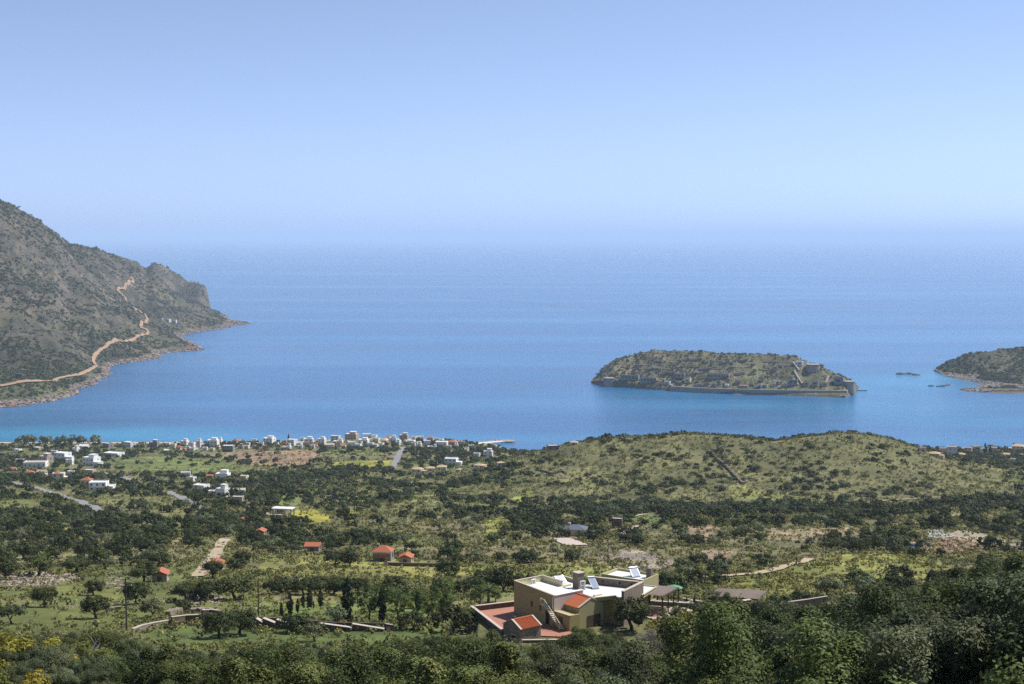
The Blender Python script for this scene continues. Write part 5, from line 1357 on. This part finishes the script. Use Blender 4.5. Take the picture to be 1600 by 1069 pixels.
# lone tree before the villa, pines behind the cypresses
htree(988,984,52,'field','single dark round tree on a pale stem before the villa patio','garden_tree',None,1,1.15)
for k,(px,py,h,wd) in enumerate(((423,929,22,1.1),(440,928,25,1.2),(475,930,28,1.3),(500,929,27,1.3),(522,928,26,1.25),(537,930,28,1.35),(560,926,24,1.3))):
    htree(px,py,h,'field',['leftmost small','second, broad','third, rounded','fourth, tall','fifth, dense','sixth, spreading','rightmost'][k]+' umbrella pine in the dark row behind the cypresses','pine_tree','row of pines behind the cypresses',k,wd)
SRC['pine'] = [(crown_mesh('conifer_crown',400+i,(1.9,1.9,2.9),3.4,26,2600,.75,.17,M['pine_leaf'],-.8,.3,.3), trunk_mesh('conifer_trunk',60+i,2.6,.16,.8,3)) for i in range(2)]
SRC['bright'] = [(crown_mesh('bright_crown',410,(2.1,2.1,2.1),2.6,22,1800,.7,.17,M['bright_leaf'],-.4), trunk_mesh('bright_trunk',70,2.0,.15,1.0,3))]
for k,(px,py,h,key,lab) in enumerate(((577,972,50,'pine','pale green conifer between the two tallest cypresses'),(622,972,50,'pine','leafy conifer right of the second tall cypress'),(690,968,54,'pine','pointed pale conifer left of the palm'),(650,950,32,'bright','bright green rounded garden tree among the conifers'),(668,972,36,'pine','low conifer beside the pointed pale one'),(612,938,30,'tree_mid','dark spreading tree behind the conifers'),(526,974,30,'olive_mid','grey olive tree right of the stepped walls'),(705,990,44,'tree_mid','dark leafy tree at the left of the terrace wall'),(733,985,36,'tree_mid','dark tree against the terrace retaining wall'),(645,985,32,'tree_mid','dark bush tree below the conifers'),(460,990,34,'tree_mid','dark tree standing before the terrace walls'),(492,1003,32,'olive_mid','round grey olive before the terrace walls'),(774,941.5,24,'bright','bright leafy shrub tree beside the palm'),(742,943,22,'bright','bright low shrub tree left of the palm'))):
    htree(px,py,h,key,lab,'conifer' if key == 'pine' else 'garden_tree',None,k,1.0 if key == 'pine' else 1.25)
# cypresses
def cypress_pair(seed):
    c = crown_mesh('cypress_crown',seed,(.66,.66,2.9),2.75,95,3400,.34,.14,M['cypress_leaf'],-.95,.4,.1,.1)
    v = np.zeros(len(c.vertices)*3,np.float32); c.vertices.foreach_get('co',v); v = v.reshape(-1,3)
    t = np.clip(v[:,2]/5.6,0,1); k = np.where(t < .25,.75+t,1.0*(1-((t-.25)/.75)**2.4*.8)); v[:,:2] *= k[:,None]; c.vertices.foreach_set('co',v.ravel()); c.update()
    b = MB(); b.tube([(0,0,-.5),(0,0,1.5)],[.12,.08],6); t_ = b.mesh('cypress_trunk'); t_.materials.append(M['bark']); return (c,t_)
CY = [cypress_pair(500),cypress_pair(501)]
for k,(px,py,h) in enumerate(((440,966,19),(453,964,30),(465,958,18),(474,950,20),(484,953,28),(490,951,10),(501,950,24),(543,971,54),(551,949,11),(597,972,42),(653,958,26))):
    p = G(px,py); s = h*p.y/F/4.9; NO_TREES.append((p.x,p.y,1.5)); NO_TREES.append((p.x,p.y-5,1.6))
    lab = ['leftmost short stout','second, tall slim','third, short','fourth, small','fifth, tall','tiny sixth','seventh, slim','tallest dark','tiny one right of the tallest','ninth, second tallest','last thin'][k]
    tree('cypress_tree',CY[k%2],(p.x,p.y,p.z-.05),s*1.15,k*1.3,lab+' cypress in the loose row left of the villa','tree','cypresses left of the villa',1.12)
for k,(px,py,h,lab) in enumerate(((451,689,12,'single dark conifer rising above the tall pale village house'),(1539,712,22,'tallest dark cypress among the resort houses'),(1547,711,17,'cypress just right of the tallest one in the resort'),(1526,706,9,'small pointed conifer on the resort skyline'),(1584,699,9,'tuft-headed tree on the skyline left of the brown walled house'),(1085,948,20,'slim cypress right of the pergola garden'),(1073,943,13,'small cypress left of the slim one by the pergola garden'))):
    p = G(px,py); s = h*p.y/F/5.5; tree('cypress_tree',CY[k%2],(p.x,p.y,p.z-.1),s,k*1.1,lab,'tree',None,1.0)
# palm
def palm(px, py):
    p = G(px,py); o = tag(empty('palm_tree',(p.x,p.y,p.z)),'short palm with arching fronds beside the villa terrace','tree')
    pb(o,'trunk','bark',lambda m: m.tube([(0,0,-.5),(.05,0,1.4),(0,.1,2.3)],[.3,.24,.26],8)); g = random.Random(3)
    for k in range(30):
        a = k*2.4; el = g.uniform(.1,1.25); L = g.uniform(2.4,3.0); pts = []
        for j in range(7):
            t = j/6; r = L*t*math.cos(el*(1-.35*t)); z = 2.3+L*t*math.sin(el)-1.7*t*t
            pts.append(Vector((math.cos(a)*r,math.sin(a)*r,z)))
        b = MB(); b.tube(pts,[.035]*6+[.015],4); sd = Vector((-math.sin(a),math.cos(a),0))
        for j in range(1,7):
            for f in (.0,.33,.66):
                q = pts[j-1].lerp(pts[j],f); d = (pts[j]-pts[j-1]).normalized(); l = .55*(1-.5*abs(j/6-.45))
                for s in (-1,1):
                    e = q+sd*s*l*.7+d*l*.7+Vector((0,0,-.12)); b.poly([q,q+d*.09,e])
        me = b.mesh('frond'); attr(me,'tint',np.full(len(me.vertices),.3+.4*g.random())); me.materials.append(M['mastic']); link('frond',me,None,o)
    NO_TREES.append((p.x,p.y,3)); NO_TREES.append((p.x,p.y-6,4))
palm(763,944)
# dead bush bottom left, dead snags
def dead(px, py, hm, label, seed, d=None):
    p = G(px,py) if d is None else Vector(at_d(px,py,d)); p.z = hz(p.x,p.y); g = random.Random(seed); b = MB()
    def grow(q, dr, l, r, n):
        e = q+dr*l; b.tube([q,q.lerp(e,.5)+Vector((g.uniform(-.05,.05),g.uniform(-.05,.05),0))*l,e],[r,r*.8,r*.55],5)
        if n:
            for k in range(g.randint(2,3)):
                nd = (dr+Vector((g.uniform(-.8,.8),g.uniform(-.8,.8),g.uniform(-.15,.5)))).normalized(); grow(q.lerp(e,g.uniform(.6,1)),nd,l*g.uniform(.6,.85),r*.6,n-1)
    for k in range(5): grow(Vector((0,0,-.4)),Vector((g.uniform(-.6,.6),g.uniform(-.6,.6),1)).normalized(),hm*.38,.075,3)
    tag(b.build('dead_bush',M['dead'],None,tuple(p)),label,'bush')
dead(131,1060,2.6,'bare bleached dead bush at the bottom left',1,73)
dead(440,938,2.2,'bare twisted dead tree behind the leftmost cypresses',2)
dead(185,903,2.0,'bare grey dead branches at the head of the left meadow',3)

# tamarisks on the beach and other large crowns near the village
for k,(px,py,w,h) in enumerate(((36,697,26,13),(48,699,22,14),(72,699,24,14),(97,700,24,14),(112,698,20,13),(128,697,18,12),(148,697,20,13))):
    p = G(px,py); s = w*p.y/F/6.0; me = crown_mesh('tamarisk_crown',600+k,(3.0,2.6,2.4),2.9,18,520,1.1,.5,M['tamarisk'],-.4)
    o = tree('tamarisk_tree',(me,SRC['tree_mid'][k%5][1]),(p.x,p.y,p.z),s,k,['first','second','third','fourth','fifth','sixth','last'][k]+' pale feathery tamarisk along the beach on the left, from the left','tree','tamarisks along the beach',h/w*1.5)
    NO_TREES.append((p.x,p.y,6))

# ------------------------------------------------------------------ trees and shrubs of the valley
rg = np.random.default_rng(11)
def clear_mask(x, y):
    ok = np.ones(len(x),bool); A = np.array(NO_TREES)
    for i in range(0,len(x),4000):
        dx = x[i:i+4000,None]-A[None,:,0]; dy = y[i:i+4000,None]-A[None,:,1]
        ok[i:i+4000] = ((dx*dx+dy*dy) > A[None,:,2]**2).all(1)
    return ok
def jitter(x0,x1,y0,y1,s):
    gx, gy = np.meshgrid(np.arange(x0,x1,s),np.arange(y0,y1,s)); return (gx+rg.uniform(-.48,.48,gx.shape)*s).ravel(), (gy+rg.uniform(-.48,.48,gy.shape)*s).ravel()
def valley():
    x, y = jitter(-680,680,262,1725,7.4)
    k = (np.abs(x) < y*.385+12); x, y = x[k], y[k]
    z = H_land(x,y); px = px_of(x,y,z); py = py_of(y,z)
    n = fbm(x,y,75,3,301); n2 = fbm(x,y,26,2,302)
    kw = knoll_w(x,y)
    _, _, _, keep = land_cover(x,y)
    p = np.clip(.36+1.25*n+.8*n2,.02,.87)
    p = np.where(y < 400, np.clip(p*.8,0,.7), p); p = np.where(y > 1250, p*.75, p)
    p = p + .06*sstep(440,480,y)*sstep(880,820,y) + .20*sstep(840,920,px)*sstep(440,500,y)*sstep(860,800,y)
    orch = inpoly(px,py,[(468,752),(560,748),(602,770),(590,800),(500,800),(470,785)]); p = np.where(orch,.75,p)
    p = np.where((px > 1450)&(py < 760)&(py > 700), np.maximum(p,.55), p)
    pk = np.clip(.24+.9*n2+.3*n,.06,.85)*.75
    p = p*(1-kw)+pk*kw
    ok = (rg.random(len(x)) < p*keep) & (z > 2.2) & clear_mask(x,y)
    x,y,z,px,py,kw,n = x[ok],y[ok],z[ok],px[ok],py[ok],kw[ok],n[ok]
    s = rg.uniform(.62,1.2,len(x))*(1+.18*np.clip(n,-1,1)); s = np.where(rg.random(len(x)) < .12, s*1.3, s)
    s = np.where(orch[ok],rg.uniform(.55,.75,len(x)),s)
    return x,y,z,px,py,kw,s
x,y,z,px,py,kw,s = valley()
inview = (px > -15)&(px < 1615)
iv = np.where((kw < .5)&inview)[0]
near = iv[np.argsort((y/s)[iv])][:290]
kn = np.where((kw >= .5)&inview&(y < 1075))[0]; kn = kn[np.argsort((y/s)[kn])][:290]
single = np.zeros(len(x),bool); single[near] = True; single[kn] = True
LM = [(488,855,'the grey red-roofed cottage'),(598,866,'the grey two-storey house'),(900,828,'the blue-roofed house'),(965,816,'the dark stone box house'),(248,903,'the orange hut between the trees'),(336,888,'the orange hut by the sandy track'),(330,865,'the sandy track'),(70,905,'the rubble bank'),(198,900,'the head of the tall utility pole'),(384,812,'the broad orange roof'),(406,832,'the steep orange gable'),(443,802,'the open concrete shelter'),(1475,840,'the white stone heap'),(1180,895,'the sandy track beyond the villa'),(1000,880,'the pale stony ground'),(1155,925,'the long slatted shelter'),(540,930,'the pine row'),(690,930,'the pointed pale conifer'),(830,890,'the back of the villa'),(1010,810,'the small green lawn'),(110,782,'the left grey road'),(300,785,'the slanting road'),(1560,850,'the beige road at the right edge'),(770,830,'the yellow-green clearing'),(1350,890,'the grassy slope'),(1110,865,'the bare brown patches'),(120,834,'the dry grass patch'),(1300,835,'the brown strip on the right'),(660,880,'the long low brown wall')]
def zone(px_, py_, s_):
    l = min(LM, key=lambda q: ((q[0]-px_)/1.0)**2+((q[1]-py_)*2.2)**2); dx, dy = px_-l[0], (py_-l[1])*2.2
    far = math.hypot(dx,dy) > 75
    d = ('right of' if dx > 0 else 'left of') if abs(dx) > abs(dy) else ('below' if dy > 0 else 'above')
    return ('well ' if far else 'just ')+d+' '+l[2], ('small' if s_ < .72 else 'large' if s_ > 1.05 else 'middling')
for i in near:
    wh, sz_ = zone(px[i],py[i],s[i]); ol = rg.random() < .22; lab = '%s %s tree %s' % (sz_,'greyish olive' if ol else 'dark carob',wh); grp = ('olive' if ol else 'carob')+' trees scattered over the valley'
    pair = SRC['olive_mid' if ol else 'tree_mid'][i % (3 if ol else 5)]
    tree('carob_tree' if not ol else 'olive_tree',pair,(x[i],y[i],z[i]-.25),s[i]*.92,rg.uniform(0,6.28),lab,'tree',grp,rg.uniform(.72,1.0))
for i in kn:
    row = 'atop' if y[i] > 1025 else 'high on' if y[i] > 975 else 'halfway up' if y[i] > 920 else 'low on'
    dxw = px[i]-(1110+(y[i]-1050)*-.3)
    cl = ('far left' if dxw < -220 else 'well left of stone wall' if dxw < -110 else 'left of stone wall' if dxw < 0 else 'right of stone wall' if dxw < 90 else 'well right of stone wall' if dxw < 190 else 'below right summit' if dxw < 290 else 'on right shoulder')
    lab = '%s shrub %s the round hill, %s' % ('small' if s[i] < .72 else 'large' if s[i] > 1.05 else 'middling',row,cl); grp = 'shrubs dotting the round hill'
    shrub('hill_shrub',SRC['shrub'][i%5],(x[i],y[i],z[i]-.1),s[i]*rg.uniform(1.05,1.6),rg.uniform(0,6.28),lab,'shrub',grp,rg.uniform(.55,.95))
r = ~single
fk = r & (kw < .5) & (y < 560); ff = r & (kw < .5) & (y >= 560); fs = r & (kw >= .5)
def sc(name, m, src, k, lab): scatter(name,src,x[m],y[m],z[m]-.3,rg.uniform(0,6.28,m.sum()),s[m]*k,lab)
if fk.sum(): sc('tree_cover',fk,[t[0] for t in SRC['tree_mid']]+[t[0] for t in SRC['olive_mid']],.85,'dark trees of the nearer valley merging into one cover')
sc('far_tree_cover',ff,SRC['tree_far']+[SRC['olive_mid'][0][0]],.9,'far dark trees covering the valley down to the village')
if fs.sum(): sc('far_shrub_cover',fs,SRC['shrub'],1.3,'far low shrubs on the round hill')
# small shrubs everywhere between the trees
def tufts():
    n = 88000; d = 205*np.exp(rg.random(n)*math.log(1700/205)); x = (rg.random(n)*2-1)*.38*d; y = d
    z = H_land(x,y); c, sb, st, keep = land_cover(x,y); q = fbm(x,y,30,3,320); kw = knoll_w(x,y)
    ok = (rg.random(n) < np.clip(sb+.15+kw*.6,.12,1)*np.clip(.65+.9*q+kw*.3,.15,1)) & (z > 2.5) & ~((np.abs(x-8) < 17)&(np.abs(y-232) < 13))
    A = np.array([(a,b,r*.62) for a,b,r in NO_TREES if r < 6.5]+NO_TUFT)
    x,y,z,d = x[ok],y[ok],z[ok],d[ok]
    m = np.ones(len(x),bool)
    for i in range(0,len(x),4000):
        dx = x[i:i+4000,None]-A[None,:,0]; dy = y[i:i+4000,None]-A[None,:,1]; m[i:i+4000] = ((dx*dx+dy*dy) > A[None,:,2]**2).all(1)
    x,y,z,d = x[m],y[m],z[m],d[m]
    s = rg.uniform(.5,1.25,len(x))*np.clip(.6+d/800,.6,2.0)
    scatter('low_scrub',SRC['tuft'],x,y,z-.05,rg.uniform(0,6.28,len(x)),s,'low scrub and herbs dotted over the open ground')
tufts()
# scrub of the far slopes
def far_scrub(name, Hf, pr, dr, n, smin, smax, zmin, src, label, k=1.0):
    d = dr[0]*np.exp(rg.random(n)*math.log(dr[1]/dr[0])); px = rg.uniform(*pr,n); x = (px-800)/F*d; z = Hf(x,d)
    q = fbm(x,d,90,3,330); ok = (z > zmin) & (rg.random(n) < np.clip(.62+1.1*q,.1,1)); ok[ok] = clear_mask(x[ok],d[ok])
    x,y,z = x[ok],d[ok],z[ok]; scatter(name,src,x,y,z-.2,rg.uniform(0,6.28,len(x)),rg.uniform(smin,smax,len(x)),label)
far_scrub('mountain_scrub',H_mount,(-40,400),(2060,5600),46000,.45,1.35,7,SRC['mtuft'],'dark scrub speckling the mountain slope')
far_scrub('island_scrub',H_isle,(915,1345),(2240,2560),6000,.3,.95,5.0,SRC['mtuft'],'green scrub covering the island terraces')
far_scrub('headland_scrub',H_pen,(1462,1625),(2330,3050),9000,.4,1.2,3,SRC['mtuft'],'dark scrub covering the headland')

# ------------------------------------------------------------------ rubble and stones
def shore_rocks(name, Hf, pr, dr, n, zmax, smin, smax, mats, label):
    d = dr[0]*np.exp(rg.random(n)*math.log(dr[1]/dr[0])); px = rg.uniform(*pr,n); x = (px-800)/F*d; z = Hf(x,d); ok = (z > -.8)&(z < zmax)
    x,y,z = x[ok],d[ok],z[ok]; scatter(name,[rock_mesh(name,800+i,M[m]) for i,m in enumerate(mats)],x,y,z,rg.uniform(0,6.28,len(x)),rg.uniform(smin,smax,len(x)),label)
shore_rocks('shore_rocks',H_mount,(-20,395),(2040,4600),60000,5.5,2.5,8.0,['rock_d','rock_b','rock_d','rock'],'jagged brown rocks along the foot of the mountain')
shore_rocks('shore_rocks',H_pen,(1460,1620),(2300,2750),16000,2.6,2.0,6.0,['rock_d','rock_d','rock'],'dark rocks along the edge of the headland')
def stones(name, poly, n, smin, smax, mat, label, seed):
    P = [(p.x,p.y) for p in GP(poly)]; xs = [p[0] for p in P]; ys = [p[1] for p in P]
    x = rg.uniform(min(xs),max(xs),n*3); y = rg.uniform(min(ys),max(ys),n*3); k = inpoly(x,y,P); x,y = x[k][:n],y[k][:n]
    scatter(name,[rock_mesh(name,seed+i,M[mat]) for i in range(4)],x,y,H_land(x,y)+.05,rg.uniform(0,6.28,len(x)),rg.uniform(smin,smax,len(x))**1.0,label)
stones('rubble',[(0,893),(60,893),(120,897),(125,905),(90,915),(30,918),(0,915)],620,.3,1.0,'rock','bank of pale pinkish rubble along the top of the left meadow',700)
stones('rubble',[(165,902),(205,905),(200,925),(165,918)],120,.3,.9,'rock','small patch of pale rubble left of the tall pole',710)
stones('rubble',[(0,930),(120,935),(330,930),(420,945),(400,960),(150,950),(0,950)],260,.15,.6,'rock','loose pale stones scattered over the left meadow',720)
stones('rubble',[(1430,846),(1475,836),(1520,848),(1540,862),(1480,866)],420,.5,1.7,'rock_b','mound of brown earth and rubble on the right',730)
stones('rubble',[(1448,832),(1470,829),(1488,838),(1478,844),(1456,842)],150,.8,2.2,'rock_w','heap of white stone blocks on top of the brown mound',740)
stones('rubble',[(930,868),(1000,862),(1060,880),(1050,895),(960,892)],300,.3,1.1,'rock','pale stones strewn on the ground beyond the villa',750)
stones('rubble',[(300,708),(372,706),(495,712),(480,720),(390,722)],300,.5,1.3,'rock','pale stones dotting the ploughed field',760)
stones('rubble',[(290,935),(345,932),(345,942),(300,945)],90,.3,.9,'rock','pale rubble under the meadow olives',770)
stones('rubble',[(850,690),(1000,690),(1350,680),(1400,760),(1100,790),(880,760)],420,.4,1.2,'rock','pale stones dotting the round hill',780)

# ------------------------------------------------------------------ foreground bushes
LIMX = np.array([-50,0,60,120,200,215,250,330,400,440,500,560,600,660,720,745,785,800,830,860,885,920,960,985,1005,1040,1075,1100,1150,1200,1260,1300,1350,1400,1440,1500,1560,1600,1660])
LIMY = np.array([985,985,990,985,990,1000,1012,1012,1010,1003,1004,1012,1000,992,990,986,990,1006,1006,996,985,974,985,1003,1015,1018,990,965,948,945,950,938,928,930,915,893,878,868,862])
def foreground():
    x, y = jitter(-95,105,60,218,4.5)
    k = np.abs(x) < y*.385+6; x,y = x[k],y[k]
    z = H_land(x,y); px = px_of(x,y,z+2); lim = np.interp(px,LIMX,LIMY)
    hmax = (CAM_H-tan_at(lim)*y)-z            # tallest plant that keeps the view over the mass open
    s = rg.uniform(.5,1.5,len(x))*np.interp(px,[0,900,1100,1600],[.95,1.0,1.5,1.8])
    s = np.minimum(s,hmax/4.6)
    open_ = (px > 985)&(px < 1085)&(y > 150)
    open_ |= (px < 185)&(y < 96)
    ok = (s > .3) & ~open_ & (y < 216-np.where((px>800)&(px<1100),9,0))
    x,y,z,px,s = x[ok],y[ok],z[ok],px[ok],s[ok]
    return x,y,z,px,s
x,y,z,px,s = foreground()
typ = np.zeros(len(x),int)
q = fbm(x,y,22,2,350)
typ[(q > .12)] = 1
typ[(px > 1380)&(y < 120)&(rg.random(len(x)) < .55)] = 1
typ[(px > 800)&(px < 1010)&(y < 100)] = 1
typ[rg.random(len(x)) < .02] = 2
typ[(px > 1400)&(px < 1560)&(y > 85)&(y < 125)&(rg.random(len(x)) < .12)] = 2
dens = rg.random(len(x)) < np.clip(.9-.4*(s < .5),0,1); x,y,z,px,s,typ = (a[dens] for a in (x,y,z,px,s,typ))
vis = (px > -40)&(px < 1640); order = np.argsort(-(s/y)-10*vis); lim_n = min(290,int(vis.sum()))
print('foreground bushes', len(x))
FZ = ((80,'at the left edge'),(160,'around the dead bush'),(215,'below the utility pole'),(330,'below the curved wall'),(430,'below two meadow olives'),(530,'below round grey olive'),(640,'below stepped terrace walls'),(740,'left of terrace wall'),(830,'below the stone shed'),(920,'below the tiled gable'),(990,'below lone garden tree'),(1080,'by the dry patch'),(1150,'right of dry patch'),(1200,'below the slatted shelter'),(1250,'left of climbing wall'),(1300,'below climbing stone wall'),(1350,'right of climbing wall'),(1400,'well right of climbing wall'),(1450,'towards the right'),(1510,'on the right'),(1565,'near the right edge'),(99999,'at the right edge'))
KN = {0:('mastic_bush','dark green bush'),1:('wild_olive_bush','grey-green bush'),2:('dry_bush','dry brown bush')}
KS = {0:SRC['bush'],1:SRC['bush_o'],2:SRC['bush_d']}
for i in order[:lim_n]:
    zn = next(f[1] for f in FZ if px[i] < f[0]); nm, ds = KN[typ[i]]; pt_ = float(py_of(y[i],z[i]+3.4*s[i])); rw = 'rear' if pt_ < np.interp(px[i],LIMX,LIMY)+14 else 'front' if pt_ > 1030 else 'middle'
    szw = 'small' if s[i] < .7 else 'tall' if s[i] > 1.25 else 'middling'
    shrub(nm,KS[typ[i]][i % len(KS[typ[i]])],(x[i],y[i],z[i]-.2),s[i]*(1.25 if typ[i] == 2 else 1),rg.uniform(0,6.28),'%s %s, %s thicket, %s' % (szw,ds,rw,zn),'bush',nm.replace('_',' ')+'es of the foreground thicket',rg.uniform(.85,1.1))
rest = order[lim_n:]
if len(rest): scatter('thicket',SRC['bush']+SRC['bush_o'],x[rest],y[rest],z[rest]-.2,rg.uniform(0,6.28,len(rest)),s[rest],'further bushes filling the gaps of the foreground thicket')
# yellow flowering spurge and dry scrub by the patio and at the bottom left
for k,(px_,py_,d_,sc_,key,lab) in enumerate((
 (1020,968,205,1.0,'bush_y','yellow flowering cushion bush nearest the pergola patio'),(1040,972,200,1.2,'bush_y','yellow-green cushion bush in the middle of the scrub below the pergola'),(1060,963,205,1.3,'bush_y','broad yellow flowering bush right of the patio scrub'),(1072,957,208,1.2,'bush_y','bright yellow flowering bush against the dark right thicket'),(1045,992,185,1.2,'bush_y','yellow cushion bush above the dry grey bushes'),(1020,985,190,1.1,'bush_y','pale yellow-green bush left of the dry grey bushes'),
 (1030,1008,175,1.4,'bush_d','large dry grey bush below the patio scrub'),(1055,1010,172,1.4,'bush_d','dry pinkish grey bush against the right thicket'),(1008,1005,180,1.1,'bush_d','small dry bush at the left of the dry patch'),(1042,1030,160,1.4,'bush_d','lowest dry bush of the dry patch'),
 (1092,955,215,1.4,'bush_o','leafy grey-green bush right of the planter wall'),(1115,950,218,1.6,'bush_o','tall pale leafy bush before the long slatted shelter'),(1140,947,220,1.5,'bush_o','pale leafy bush touching the slatted shelter'),(1035,958,214,.8,'bush_o','low grey bush at the patio edge'),(1055,955,216,.8,'bush_o','second low grey bush at the patio edge'),
 (20,1052,88,1.5,'bush_y','yellow spurge cushion at the bottom left corner'),(48,1050,90,1.6,'bush_y','broad yellow spurge right of the corner one'),(75,1056,87,1.4,'bush_y','yellow-green spurge left of the dead bush'),(100,1062,85,1.3,'bush_y','small spurge just left of the dead bush'),(5,1062,84,1.5,'bush_y','spurge cut by the left bottom edge'))):
    p = G(px_,py_+(14 if py_ < 1000 else 6)) if py_ < 1040 else Vector(at_d(px_,1060,70+(k%3)*3)); zz = p.z if py_ < 1040 else hz(p[0],p[1])
    shrub({'bush_y':'spurge_bush','bush_d':'dry_bush','bush_o':'wild_olive_bush'}[key],SRC[key][k % len(SRC[key])],(p[0],p[1],zz-.1),sc_*(.6 if key == 'bush_o' else 1.0),k*1.7,lab,'bush')

for k in range(26):      # low herbs at the very foot of the view, bottom left
    px_ = -20+k*8.3; d_ = 58+(k*7)%9; p = at_d(px_,1066,d_)
    shrub('low_bush',(SRC['bush_o'] if k%3 else SRC['bush_y'])[k%2],(p[0],p[1],hz(p[0],p[1])-.1),(.34 if k%3 else .8)+.05*(k%4),k*1.9,'small %s %s' % ('grey-green herb bush' if k%3 else 'yellowish herb bush','in the bottom left corner' if k < 13 else 'below the dead bush'),'bush','herb bushes at the bottom left')

# ------------------------------------------------------------------ the air
def build_haze():
    b = MB().box(-260000,260000,-260000,260000,-12,430)
    m = N('haze_air'); v = m.n('ShaderNodeVolumePrincipled')
    v.inputs['Color'].default_value = (.62,.77,.97,1); v.inputs['Density'].default_value = HAZE_D; v.inputs['Anisotropy'].default_value = .0
    m.l(v.outputs[0], m.out.inputs['Volume'])
    m.m.cycles.volume_sampling = 'DISTANCE'; m.m.cycles.homogeneous_volume = True
    o = b.build('haze', m.m); tag(o, 'thin pale blue sea haze filling the air over the bay', None, None, 'stuff')
HAZE_D = 4.8e-5
build_haze()

# ------------------------------------------------------------------ look-alikes in one spot: told apart by their order from the left
def tell_apart():
    W = 'first second third fourth fifth sixth seventh eighth ninth tenth eleventh twelfth thirteenth fourteenth fifteenth sixteenth seventeenth eighteenth nineteenth twentieth twenty-first twenty-second twenty-third twenty-fourth twenty-fifth twenty-sixth'.split()
    by = {}
    for o in SC.objects:
        if o.parent is None and 'label' in o and 'category' in o: by.setdefault(o['label'],[]).append(o)
    for lab, L in by.items():
        if 1 < len(L) <= 26 and len(lab.split()) <= 13:
            L.sort(key=lambda o: o.location.x/max(o.location.y,1))
            for k, o in enumerate(L): o['label'] = lab+', '+W[k]+' from left'
tell_apart()
